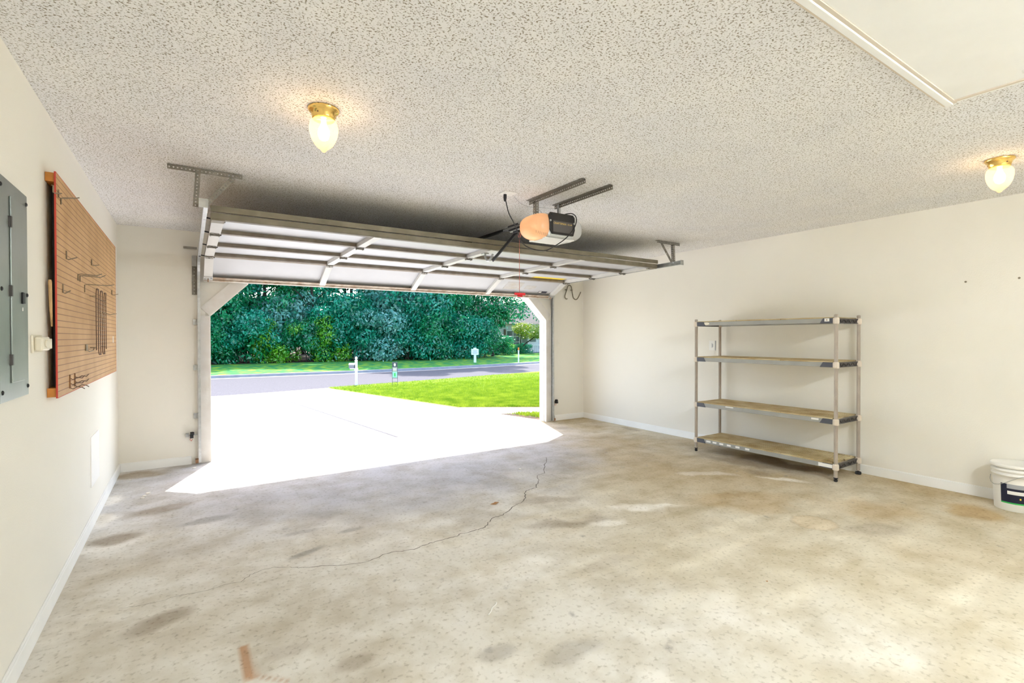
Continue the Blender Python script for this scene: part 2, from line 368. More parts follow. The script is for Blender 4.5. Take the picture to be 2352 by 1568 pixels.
mixc(ss(-X, -3.2, -1.0)*ss(Y, 3.2, 4.8)*0.0, (0.46, 0.45, 0.47))                        # painted darkening near the door, switched off
def shade_zone(x, y, rx, ry, c, a):
    d = np.sqrt(((X-x+nw*.8)/rx)**2+((Y-y+nv*.8)/ry)**2); mixc((1-ss(d, .55, 1.15))*a*(0.8+.4*n2), c)
shade_zone(2.7, 5.8, 3.1, 2.3, (0.43, 0.43, 0.455), .85)      # slab painted darker and bluer inside the doorway to offset bounced light
def blob(x, y, rx, ry, c, a, rot=0, hard=0.45):
    dx = X-x+nw*0.35*max(rx, ry)*2; dy = Y-y+nv*0.35*max(rx, ry)*2; cr, sr = math.cos(rot), math.sin(rot)
    d = np.sqrt(((dx*cr+dy*sr)/rx)**2+((-dx*sr+dy*cr)/ry)**2)
    mixc((1-ss(d, hard, 1.0))*a, c)
DK = (0.28, 0.26, 0.24); BR = (0.32, 0.26, 0.19); WH = (0.92, 0.89, 0.82); OC = (0.46, 0.32, 0.15)
for b in [(0.756, 4.59, .25, .12, DK, .6, .3), (0.444, 5.07, .34, .14, BR, .6, .2), (0.17, 4.5, .22, .16, BR, .75), (0.482, 3.084, .2, .10, BR, .6, .4),
          (1.277, 3.497, .17, .06, DK, .6, .3), (1.312, 3.916, .16, .05, DK, .4), (1.616, 3.754, .12, .05, DK, .45), (1.245, 2.222, .12, .07, BR, .55),
          (1.0, 2.45, .12, .06, BR, .4), (3.067, 2.978, .45, .12, BR, .5, -.3), (3.235, 3.48, .4, .12, BR, .4, -.3), (2.87, 2.30, .3, .1, BR, .3), (1.804, 1.908, .12, .07, DK, .4),
          (2.065, 1.699, .2, .08, DK, .35), (6.418, 5.454, .12, .25, BR, .4), (5.935, 3.3, .28, .75, BR, .65), (6.25, 3.0, .25, .7, (0.20, 0.15, 0.09), .7),
          (6.0, 1.3, .3, .25, OC, .75), (4.663, 2.53, .7, .3, OC, .45, -.4), (5.36, 1.8, .5, .4, OC, .5, -.5), (4.9, 1.6, .3, .15, BR, .45, -.5),
          (3.837, 2.88, .38, .12, WH, .85, -.5), (3.35, 2.79, .22, .08, WH, .7, -.4), (5.647, 2.677, .28, .07, WH, .8, -1.2), (0.04, 5.6, .13, .2, WH, .7), (0.06, 5.03, .12, .25, WH, .7),
          (2.3, 2.6, .35, .2, WH, .5), (2.9, 1.5, .5, .3, WH, .35), (1.4, 1.8, .5, .25, WH, .3), (5.2, 3.2, .4, .1, WH, .45, -.7), (0.2, 6.5, .3, .2, (0.36, 0.28, 0.17), .6)]:
    blob(*b)
d = np.hypot(X-4.663, Y-1.918); mixc((np.abs(d-0.15) < 0.02)*0.35, (0.40, 0.30, 0.18)); mixc((d < 0.15)*0.4, (0.80, 0.66, 0.46))
def stroke(p, q, w, c, a):
    p = np.array(p); q = np.array(q); t = np.clip(((X-p[0])*(q-p)[0]+(Y-p[1])*(q-p)[1])/((q-p)@(q-p)), 0, 1)
    dd = np.hypot(X-(p[0]+t*(q-p)[0]), Y-(p[1]+t*(q-p)[1])); mixc((1-ss(dd, w*.5, w))*a*(0.5+n3), c)
stroke((0.83, 2.60), (0.836, 2.36), .03, (0.50, 0.27, 0.13), .8); stroke((0.85, 2.36), (0.96, 2.25), .014, (0.50, 0.28, 0.15), .6)
rs = np.random.RandomState(5)
for i in range(90):
    blob(rs.uniform(0.2, 6.3), rs.uniform(0.2, 6.2), *(rs.uniform(.008, .035, 2)), DK, rs.uniform(.3, .75), hard=.3)
V = np.zeros((NX*NY, 3), np.float32); V[:, 0] = X.ravel(); V[:, 1] = Y.ravel()
ii, jj = np.meshgrid(np.arange(NX-1), np.arange(NY-1), indexing='ij'); a = (ii*NY+jj).ravel()
F = np.stack([a, a+NY, a+NY+1, a+1], 1).astype(np.int32)
def np_mesh(name, V, F, m, kind=None, parent=None):
    me = bpy.data.meshes.new(name); k = F.shape[1]
    me.vertices.add(len(V)); me.vertices.foreach_set('co', np.asarray(V, np.float32).ravel())
    me.loops.add(F.size); me.loops.foreach_set('vertex_index', F.ravel().astype(np.int32))
    me.polygons.add(len(F)); me.polygons.foreach_set('loop_start', np.arange(0, F.size, k, dtype=np.int32))
    me.polygons.foreach_set('loop_total', np.full(len(F), k, np.int32)); me.update(calc_edges=True)
    o = bpy.data.objects.new(name, me); C.objects.link(o); me.materials.append(MT[m])
    if parent is not None: o.parent = parent
    return o
floor = np_mesh('floor', V, F, 'floor')
ca = floor.data.color_attributes.new('stain_and_shade', 'FLOAT_COLOR', 'POINT')
cc = np.ones((NX*NY, 4), np.float32); cc[:, :3] = col.reshape(-1, 3); ca.data.foreach_set('color', cc.ravel())
struct(floor, 'stained bare concrete garage floor with a long crack', 'floor')
floor['wo'] = [0, 0, 0]; ORG.append(floor)
MB().box(-0.15, RW+.15, YB, YO, -0.2, -0.003).obj('slab', 'floor', floor)
crack = [(4.2, 4.73), (4.087, 4.564), (3.98, 4.47), (3.889, 4.352), (3.774, 4.198), (3.65, 4.161), (3.58, 4.04), (3.519, 3.951), (3.454, 3.907), (3.412, 3.834), (3.335, 3.82), (3.267, 3.801), (3.209, 3.746), (3.145, 3.64), (3.063, 3.568), (2.938, 3.517), (2.846, 3.45), (2.75, 3.393), (2.637, 3.375), (2.567, 3.31), (2.493, 3.243), (2.431, 3.233), (2.362, 3.229), (2.276, 3.237), (2.245, 3.21), (2.175, 3.21), (2.072, 3.206), (1.987, 3.2), (1.923, 3.175), (1.838, 3.182), (1.782, 3.211), (1.696, 3.204), (1.629, 3.178), (1.567, 3.16), (1.466, 3.19), (1.403, 3.21), (1.323, 3.263), (1.227, 3.298), (1.18, 3.322), (1.137, 3.365), (1.068, 3.41), (0.994, 3.404), (0.932, 3.378), (0.88, 3.315), (0.803, 3.323), (0.715, 3.309), (0.632, 3.318), (0.561, 3.332), (0.492, 3.311), (0.425, 3.313), (0.358, 3.332), (0.284, 3.345)]
pts = []
for p, q in zip(crack, crack[1:]):
    for t in (0, .25, .5, .75): pts.append(Vector((p[0]+(q[0]-p[0])*t, p[1]+(q[1]-p[1])*t, 0.0006)) + Vector((random.uniform(-.006, .006), random.uniform(-.006, .006), 0)))
vv = []; k = len(pts)
for i, p in enumerate(pts):
    dd = (pts[min(i+1, k-1)]-pts[max(i-1, 0)]).normalized(); s_ = Vector((-dd.y, dd.x, 0)); w = 0.0038*(1-0.72*ss(np.array(i/k), 0.35, 1.0))*random.uniform(.6, 1.3)
    vv += [p+s_*w, p-s_*w]
MB().add(vv, [(2*i, 2*i+1, 2*i+3, 2*i+2) for i in range(k-1)]).obj('crack', 'crack', floor)

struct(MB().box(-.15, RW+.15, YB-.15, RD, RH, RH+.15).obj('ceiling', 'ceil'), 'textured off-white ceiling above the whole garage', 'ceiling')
struct(MB().box(-.15, 0, YB, RD, 0, RH).obj('wall_left', 'wall'), 'cream wall on the left behind the pegboard', 'wall')
struct(MB().box(RW, RW+.15, YB, RD, 0, RH).obj('wall_right', 'wall'), 'cream wall on the right behind the shelving', 'wall')
struct(MB().box(-.15, RW+.15, YB-.15, YB, 0, RH).obj('wall_back', 'wall'), 'cream wall behind the camera', 'wall')
JL, JR, ZH = 0.841, 5.721, 2.12
xlo, xhi, ch = JL-.01, JR+.01, 0.40
Fr = MB()
fn = lambda u, w, t: (u, t, w)
Fr.prism([(-.15, 0), (xlo, 0), (xlo, 1.69), (xlo+ch+.03, ZH+.01), (xhi-ch-.03, ZH+.01), (xhi, 1.72), (xhi, 0), (RW+.15, 0), (RW+.15, 3.2), (-.15, 3.2)], fn, RD, YO)
struct(Fr.obj('wall_front', 'wall'), 'cream front wall around the open garage doorway', 'wall')
# timber lining of the opening, one length per side
def lining(name, a, b, label):
    # slab 20 mm thick, running through the wall and standing 12 mm into the room, with a stop strip
    a = Vector((a[0], 0, a[1])); b = Vector((b[0], 0, b[1])); d = (b-a).normalized(); nrm = Vector((d.z, 0, -d.x))
    if nrm.dot(Vector(((JL+JR)/2, 0, 1))-a) < 0: nrm = -nrm
    m = MB()
    def quadprism(o0, o1, y0, y1):
        P = [a+nrm*o0, b+nrm*o0, b+nrm*o1, a+nrm*o1]
        m.add([(p.x, y, p.z) for y in (y0, y1) for p in P], [(0,1,2,3), (7,6,5,4), (0,4,5,1), (1,5,6,2), (2,6,7,3), (3,7,4,0)])
    quadprism(-.004, .004, RD-.012, YO+.02); quadprism(-.13, 0.0, RD-.014, RD-.001); quadprism(0, .010, RD+.05, RD+.07)
    struct(m.obj(name, 'jamb'), label, 'door trim')
lining('trim_1', (JL, 0), (JL, 1.695), 'weathered white jamb on the left of the doorway')
lining('trim_2', (JL, 1.695), (JL+ch, 1.695+ch), 'slanted trim across the upper left doorway corner')
lining('trim_3', (JL+ch, ZH), (JR-ch, ZH), 'header trim over the doorway, behind the raised door')
lining('trim_4', (JR-ch, 1.727+ch), (JR, 1.727), 'slanted sunlit trim across the upper right doorway corner')
lining('trim_5', (JR, 1.727), (JR, 0), 'sunlit white jamb on the right of the doorway')
def baseboard(name, poly, label):
    struct(poly.obj(name, 'trim', bevel=0.004), label, 'baseboard')
baseboard('baseboard_left', MB().box(0, .016, YB, RD, 0, .088).box(0, .010, YB, RD, .088, .094), 'white baseboard along the left wall')
baseboard('baseboard_right', MB().box(RW-.016, RW, YB, RD, 0, .088).box(RW-.010, RW, YB, RD, .088, .094), 'white baseboard along the right wall')
baseboard('baseboard_front_left', MB().box(0.016, .655, RD-.016, RD, 0, .088).box(.01, .655, RD-.01, RD, .088, .094), 'short white baseboard left of the doorway')
baseboard('baseboard_front_right', MB().box(5.90, RW-.016, RD-.016, RD, 0, .088).box(5.9, RW-.01, RD-.01, RD, .088, .094), 'short white baseboard right of the doorway')
# attic hatch in the ceiling
h = thing('attic_hatch', 'smooth white attic hatch panel set in the textured ceiling', 'hatch', (3.2, .55, RH))
MB().box(2.28, 3.885, .18, .882, RH-.014, RH-.0005).obj('hatch_panel', 'trim', h, bevel=.002)
tr = MB()
for y0, y1 in ((.898, .930), (.14, .175)): tr.box(2.25, 3.93, y0, y1, RH-.022, RH-.0005)
MB().box(2.25, 3.925, .8825, .8975, RH-.018, RH-.0005).box(2.25, 3.935, .9305, .940, RH-.016, RH-.0005).obj('gap_strip', 'collar', h)
MB().box(3.8855, 3.905, .18, .8825, RH-.019, RH-.0005).obj('gap_strip', 'collar', h); tr.box(3.9055, 3.93, .18, .8825, RH-.016, RH-.0005); tr.box(2.24, 2.28, .18, .885, RH-.022, RH-.0005)
tr.obj('hatch_trim', 'trim', h, bevel=.004)
MB().tube([(3.76, .605, RH-.018), (3.80, .61, 2.5), (3.86, .62, 2.3), (3.90, .63, 2.08)], .0022, 6).lathe((3.76, .605, RH-.03), [(.001, -.012), (.011, -.004), (.011, .006), (.002, .013)], 10).obj('pull_cord', 'sticker', h, True)

# ------------------------------------------------------------------ left wall fittings
p = thing('electrical_panel', 'grey metal breaker panel on the left wall at the frame edge', 'electrical panel', (0, 2.87, 1.63))
MB().box(.002, .020, 2.662, 3.072, 1.185, 2.075).obj('cover', 'panel', p, bevel=.002)
dr = MB().box(.0205, .026, 2.80, 2.985, 1.255, 2.015).obj('door', 'panel', p, bevel=.002)
for z in (1.35, 1.63, 1.91): MB().box(.020, .0295, 2.788, 2.803, z-.022, z+.022).obj('hinge', 'panedge', p)
sub(dr, p); MB().box(.026, .034, 2.935, 2.965, 1.585, 1.635).obj('latch', 'dark', dr, bevel=.002)
MB().box(.0262, .028, 2.948, 2.958, 1.555, 1.57).obj('latch_mark', 'sticker', dr)
for y in (2.69, 3.055):
    for z in (1.225, 1.63, 2.035): MB().lathe((.020, y, z), [(.009, 0), (.009, .002), (.005, .005)], 12, 'X').obj('screw', 'dark', p, True)
p = thing('covered_wall_outlet', 'cream covered outlet box between breaker panel and pegboard', 'outlet', (0, 3.31, 1.41))
MB().box(0, .008, 3.215, 3.40, 1.366, 1.452).obj('back_plate', 'cream', p, bevel=.003)
MB().box(.008, .040, 3.235, 3.385, 1.376, 1.444).obj('cover', 'cream', p, bevel=.008)
MB().prism([(math.cos(t)*.045+3.31, math.sin(t)*.020+1.41) for t in [2*PI*i/20 for i in range(20)]], lambda u, w, t: (t, u, w), .040, .046).obj('oval_lid', 'cream', p, bevel=.002)
MB().box(.012, .044, 3.385, 3.405, 1.385, 1.435).obj('side_clip', 'cream', p, bevel=.003)
p = MB().box(0, .007, 4.90, 5.30, .30, .682).obj('access_panel', 'bright', bevel=.001)
tag(p, 'plain white rectangular access panel low on the left wall', 'wall panel')

pb = thing('pegboard', 'tan hardboard pegboard with dark score lines on the left wall', 'pegboard', (0, 4.82, 1.72))
PX = .045; Y0, Y1, Z0, Z1 = 3.52, 6.12, 1.122, 2.315
def board_mat():
    m, n, b = new_mat('scored_tan_board'); L = n.links.new; N = n.nodes.new
    tc = N('ShaderNodeTexCoord'); sp = N('ShaderNodeSeparateXYZ'); L(tc.outputs['Object'], sp.inputs[0])
    def mth(op, a, bb=None):
        q = N('ShaderNodeMath'); q.operation = op
        if isinstance(a, (int, float)): q.inputs[0].default_value = a
        else: L(a, q.inputs[0])
        if bb is not None:
            if isinstance(bb, (int, float)): q.inputs[1].default_value = bb
            else: L(bb, q.inputs[1])
        return q.outputs[0]
    z = mth('FRACT', mth('DIVIDE', mth('ADD', sp.outputs['Z'], 5.0), 0.0345)); ln = mth('LESS_THAN', mth('ABSOLUTE', mth('SUBTRACT', z, .5)), 0.065)
    nz = N('ShaderNodeTexNoise'); nz.inputs['Scale'].default_value = 4; nz.inputs['Detail'].default_value = 6; L(tc.outputs['Object'], nz.inputs['Vector'])
    r = N('ShaderNodeValToRGB'); r.color_ramp.elements[0].position = .3; r.color_ramp.elements[0].color = (0.47, 0.265, 0.11, 1)
    r.color_ramp.elements[1].position = .7; r.color_ramp.elements[1].color = (0.60, 0.365, 0.175, 1); L(nz.outputs['Fac'], r.inputs[0])
    mx = N('ShaderNodeMix'); mx.data_type = 'RGBA'; L(ln, mx.inputs[0]); L(r.outputs[0], mx.inputs[6]); mx.inputs[7].default_value = (0.235, 0.115, 0.045, 1)
    L(mx.outputs[2], b.inputs['Base Color']); b.inputs['Roughness'].default_value = .6; return m
MT['scored'] = board_mat()
MB().box(PX-.006, PX, Y0, Y1, Z0, Z1).obj('board', 'scored', pb)
MB().box(PX-.007, PX+.0008, Y0-.003, Y0, Z0, Z1).box(PX-.007, PX+.0008, Y1, Y1+.003, Z0, Z1).box(PX-.007, PX+.0008, Y0-.003, Y1+.003, Z1, Z1+.003).box(PX-.007, PX+.0008, Y0-.003, Y1+.003, Z0-.003, Z0).obj('edge_strip', 'boardedge', pb)
MB().box(.0015, PX-.007, Y0+.005, Y1-.005, Z1-.05, Z1-.003).obj('furring_strip', 'fur', pb)
MB().box(.0015, PX-.007, Y0+.005, Y1-.005, Z0+.003, Z0+.05).obj('furring_strip', 'fur', pb)
MB().box(.012, .0375, Y0+.10, Y0+.102, Z0+.051, Z1-.051).obj('painted_gap_shade', 'dark', pb)  # thin dark sheet painting the shade in the gap behind the board
o = MB().tube([(.020, Y0-.012, 1.745), (.020, Y0-.010, 1.735), (.021, Y0-.002, 1.60), (.022, Y0+.012, 1.50)], [.006, .008, .007, .004], 10).obj('wooden_dowel', 'wood', smooth=True)
tag(o, 'pale wooden dowel tucked behind the near edge of the pegboard', 'dowel')
def hook(pts, label, r=.0032, extra=None, name='peg_hook'):
    m = MB().tube(pts, r, 6)
    if extra: m.tube(extra, r, 6)
    o = m.obj(name, 'wire', smooth=True, origin=pts[0]); tag(o, label, 'hook', 'pegboard hooks'); return o
HX = PX+.003
def Lh(y, z, h, out, rise=.0): return [(PX-.004, y, z+h), (HX, y, z+h), (HX, y, z), (HX+.008, y, z-.004), (HX+out, y+.01, z+rise)]
hook(Lh(3.44, 2.19, .035, .032), 'short L hook nearest the top left corner of the pegboard')
hook(Lh(3.57, 2.195, .04, .036), 'short L hook second from the pegboard top left corner')
hook([(HX, 3.63, 2.17), (HX, 3.63, 2.205), (HX+.012, 3.63, 2.208), (HX+.06, 3.635, 2.213), (HX+.075, 3.64, 2.22)], 'long straight hook near the top edge of the pegboard')
hook(Lh(3.76, 1.89, .045, .045, .012), 'J hook left of centre in the upper half of the pegboard')
hook(Lh(4.66, 1.965, .04, .04, .004), 'small J hook right of centre in the upper half')
hook([(HX, 4.12, 1.80), (HX, 4.12, 1.84), (HX+.015, 4.12, 1.843), (HX+.09, 4.13, 1.838), (HX+.115, 4.14, 1.852)], 'double prong hook at mid height of the pegboard',
     extra=[(HX, 4.19, 1.80), (HX, 4.19, 1.838), (HX+.015, 4.19, 1.84), (HX+.10, 4.20, 1.835), (HX+.125, 4.21, 1.850)])
hook([(HX, 4.36, 1.745), (HX, 4.36, 1.795), (HX+.015, 4.36, 1.799), (HX+.12, 4.37, 1.797), (HX+.15, 4.39, 1.806)], 'long single hook just above the wire rack')
hook(Lh(3.66, 1.69, .045, .030, .012), 'J hook at lower left, below the double prong hook')
hook(Lh(5.80, 1.835, .04, .045, .008), 'small hook at the far edge of the pegboard')
hook([(HX+.04, 4.80, 1.59), (HX+.04, 4.80, 1.625), (HX+.05, 4.80, 1.63), (HX+.085, 4.82, 1.615), (HX+.12, 4.85, 1.625)], 'curved hook crossing in front of the wire rack')
# wire rack: long vertical wires folded in a serpentine, thin cross wires
rk = thing('wire_rack', 'dark folded wire rack hanging on the pegboard', 'rack', (PX, 4.8, 1.56))
ya, yb = 4.56, 5.06; zt, zb = 1.755, 1.352; nv_ = 6
ser = []
for i in range(nv_):
    y = ya+(yb-ya)*i/(nv_-1)
    a_ = (HX+.035, y, zb if i % 2 == 0 else zt); b_ = (HX+.035, y, zt if i % 2 == 0 else zb); ser += [a_, b_]
    if i < nv_-1: ser.append((HX+.042, y+(yb-ya)/(nv_-1)/2, (zt+.02) if i % 2 == 0 else (zb-.02)))
MB().tube(smooth_pts(ser, 4), .0030, 6).obj('long_wires', 'wired', rk, True)
cw = MB()
for i in range(13):
    z = zb+.03+(zt-zb-.06)*i/12; cw.tube([(HX+.033, ya-.01, z), (HX+.033, yb+.01, z)], .0016, 5)
for y in (ya, yb):
    cw.tube([(HX, y, zt-.02), (HX+.033, y, zt-.02)], .003, 5).tube([(HX, y, zb+.02), (HX+.033, y, zb+.02)], .003, 5)
cw.obj('cross_wires', 'wire', rk, True)
tag(MB().tube([(HX, 4.43, 1.395), (HX, 4.40, 1.36), (HX+.012, 4.43, 1.345), (HX+.02, 4.54, 1.352), (HX+.02, 4.57, 1.368)], .003, 6).box(HX-.002, HX+.004, 4.37, 4.43, 1.352, 1.395).obj('holder_clip', 'wire', smooth=False), 'small metal clip beside the bottom of the wire rack', 'clip')
for i, (y, nm) in enumerate(((3.83, 'near'), (3.98, 'far'))):
    r_ = thing('tool_rack', 'rusty multi-prong tool hook at the pegboard bottom, the %s one of the pair' % nm, 'hook', (PX, y, 1.18), 'bottom tool hooks')
    MB().bar((HX, y, 1.225), (HX, y, 1.145), .008, .006, (1, 0, 0)).obj('mount_bar', 'rust', r_)
    for j, z in enumerate((1.205, 1.175, 1.15)):
        MB().tube([(HX, y, z), (HX+.012, y+.005, z-.010), (HX+.03, y+.02, z+.002), (HX+.05, y+.03, z-.004), (HX+.06, y+.04, z+(.010 if j < 2 else -.014))], .0024, 6).obj('prong', 'wired', r_, True)
tag(MB().box(PX+.0004, PX+.002, 5.86, 5.90, 1.395, 1.455).obj('paper_tag', 'sticker'), 'tiny white paper tag at the far side of the pegboard', 'tag')

# ------------------------------------------------------------------ front wall fittings
o = MB().tube(smooth_pts([(6.155, RD-.045, 2.105), (6.135, RD-.04, 2.10), (6.112, RD-.035, 2.125), (6.112, RD-.035, 2.165), (6.155, RD-.03, 2.265), (6.18, RD-.03, 2.325), (6.215, RD-.03, 2.343), (6.25, RD-.03, 2.325), (6.268, RD-.03, 2.27), (6.285, RD-.04, 2.15), (6.31, RD-.045, 2.11), (6.345, RD-.05, 2.098), (6.385, RD-.05, 2.12), (6.425, RD-.05, 2.18), (6.455, RD-.05, 2.235)]), .009, 8)
o.box(6.135, 6.165, RD-.035, RD, 2.255, 2.268).box(6.262, 6.285, RD-.035, RD, 2.255, 2.268)
wh = o.obj('storage_hook', 'strut', smooth=True); tag(wh, 'large bent metal storage hook high on the wall right of the doorway', 'hook')
p = thing('wall_plate', 'small cream single wall plate right of the doorway', 'wall plate', (6.01, RD, 1.33))
MB().box(5.96, 6.045, RD-.006, RD, 1.27, 1.395).obj('plate', 'wall', p, bevel=.002)
MB().box(5.995, 6.01, RD-.014, RD-.006, 1.32, 1.345).obj('toggle', 'cream', p, bevel=.002)

# ------------------------------------------------------------------ garage door tracks
def zt_(y): return 2.344-(y-4.05)*0.0165          # underside of horizontal track
def channel(m, path, x, side):                    # path [(y,z)] ; channel opens towards the door (side = +1 opens to +X)
    prof = [(0, -.026), (.026, -.026), (.026, -.018), (.0235, -.018), (.0235, -.0235), (.0025, -.0235), (.0025, .0235), (.0235, .0235), (.0235, .018), (.026, .018), (.026, .026), (0, .026)]
    n = len(prof); V = []
    for i, (y, z) in enumerate(path):
        a, b = path[max(i-1, 0)], path[min(i+1, len(path)-1)]; d = Vector((0, b[0]-a[0], b[1]-a[1])).normalized(); nn = Vector((0, -d.z, d.y))
        for u, w in prof: V.append(Vector((x+u*side, y, z))+nn*w)
    F = [tuple(range(n))[::-1], tuple((len(path)-1)*n+j for j in range(n))]
    for i in range(len(path)-1):
        for j in range(n): F.append((i*n+j, i*n+(j+1) % n, (i+1)*n+(j+1) % n, (i+1)*n+j))
    m.add(V, F); return m
def track(x, side, label, nm):
    t = thing('door_track', label, 'door track', (x, RD, 0)); yv = RD-.065; R_ = .32; zc = zt_(yv-R_)+.026
    arc = [(yv-R_+R_*math.cos(a), zc-R_+R_*math.sin(a)) for a in [PI/2*i/10 for i in range(11)]]
    channel(MB(), [(yv, .02), (yv, .6), (yv, 1.2), (yv, zc-R_-.02)]+arc+[(5.6, zt_(5.6)+.026), (4.8, zt_(4.8)+.026), (4.05, zt_(4.05)+.026)], x, side).obj('rail', 'galv', t)
    b = MB()
    b.box(min(x-.03*side, x), max(x-.03*side, x), yv-.026, RD-.013, .02, .06)
    b.obj('foot_bracket', 'rust', t)
    for z in (.55, 1.10, 1.62):
        MB().box(min(x-.045*side, x+.001), max(x-.045*side, x+.001), RD-.018, RD-.013, z-.03, z+.03).box(min(x-.004*side, x), max(x-.004*side, x), yv-.02, RD-.014, z-.03, z+.03).obj('jamb_bracket', 'galv', t)
    # flag bracket: tall perforated angle against the wall where the track curves
    f = MB(); f.holed((x-.006*side, RD-.018, 1.93), (0, 0, 1), (-side, 0, 0), .44, .045, .003, .04, .006)
    f.holed((x-.004*side, RD-.02, 1.93), (0, 0, 1), (0, -1, 0), .44, .04, .003, .04, .006); f.obj('flag_bracket', 'angle', t)
    MB().box(min(x-.05*side, x-.004*side), max(x-.05*side, x-.004*side), RD-.06, RD-.02, 2.25, 2.37).obj('splice_plate', 'galv', t, bevel=.003)
    MB().bar((x, RD-.03, 2.46), (x-.13*side, RD-.03, 2.46), .03, .02).obj('spring_anchor_stub', 'angle', t)
    # ceiling hanger: three perforated angles
    Y = 4.20; xa, xb = (x-.21, x+.25) if side > 0 else (x-.285, x+.15)
    def pangle(name, a, b, w1=(0, 0, -1), w=.032):
        a = Vector(a); b = Vector(b); d = (b-a); L = d.length; d.normalize(); wv = Vector((0, 1, 0)); v2 = d.cross(wv).normalized()
        if v2.dot(Vector(w1)) < 0: v2 = -v2
        m = MB().holed(a, d, v2, L, w, .0025, .0235, .0055); m.holed(a, d, wv, L, w, .0025, .0235, .0055); return m.obj(name, 'angle', t)
    pangle('ceiling_angle', (xa, Y, RH-.003), (xb, Y, RH-.003))
    pangle('drop_angle', (x-.03*side, Y-.004, 2.37), (x-.012*side, Y-.004, 2.63), (-side, 0, 0))
    bx = xb-.07 if side > 0 else xa+.09
    pangle('brace_angle', (x+.002*side, Y-.008, 2.40), (bx, Y-.008, 2.625), (0, 0, -1))
    MB().lathe((x, Y-.03, 2.385), [(.010, 0), (.010, .012), (.004, .02)], 8, 'Y').box(x-.012, x+.012, Y-.03, Y+.0, zt_(Y)+.053, zt_(Y)+.058).obj('end_bolt', 'galv', t)
    MB().box(x-.028, x+.028, 4.045, 4.05, zt_(4.05)-.004, zt_(4.05)+.058).obj('end_stop', 'galv', t)
    return t
track(.722, 1, 'galvanised door track on the left with perforated ceiling hanger', 'left')
track(5.825, -1, 'galvanised door track on the right with perforated ceiling hanger', 'right')
def sensor(x, side, z, label):
    s_ = thing('safety_sensor', label, 'sensor', (x, RD-.06, z))
    MB().bar((x, RD-.03, z), (x-.10*side, RD-.03, z), .03, .004).box(x-.10*side-.015, x-.10*side+.015, RD-.03, RD, z-.02, z+.02).obj('arm', 'galv', s_)
    MB().lathe((x-.055*side-.018, RD-.075, z+.022), [(.021, 0), (.021, .03), (.014, .04)], 12, 'X').box(x-.055*side-.02, x-.055*side+.015, RD-.10, RD-.05, z-.025, z+.01).obj('housing', 'dark', s_)
    MB().tube([(x-.06*side, RD-.05, z-.02), (x-.075*side, RD-.04, z-.05), (x-.06*side, RD-.02, z-.07), (x-.05*side, RD-.01, z-.05)], .003, 6).obj('wire', 'cord', s_)
sensor(.715, 1, .335, 'small safety sensor on the foot of the left door track')
sensor(5.835, -1, .335, 'small dark safety sensor on the foot of the right door track')

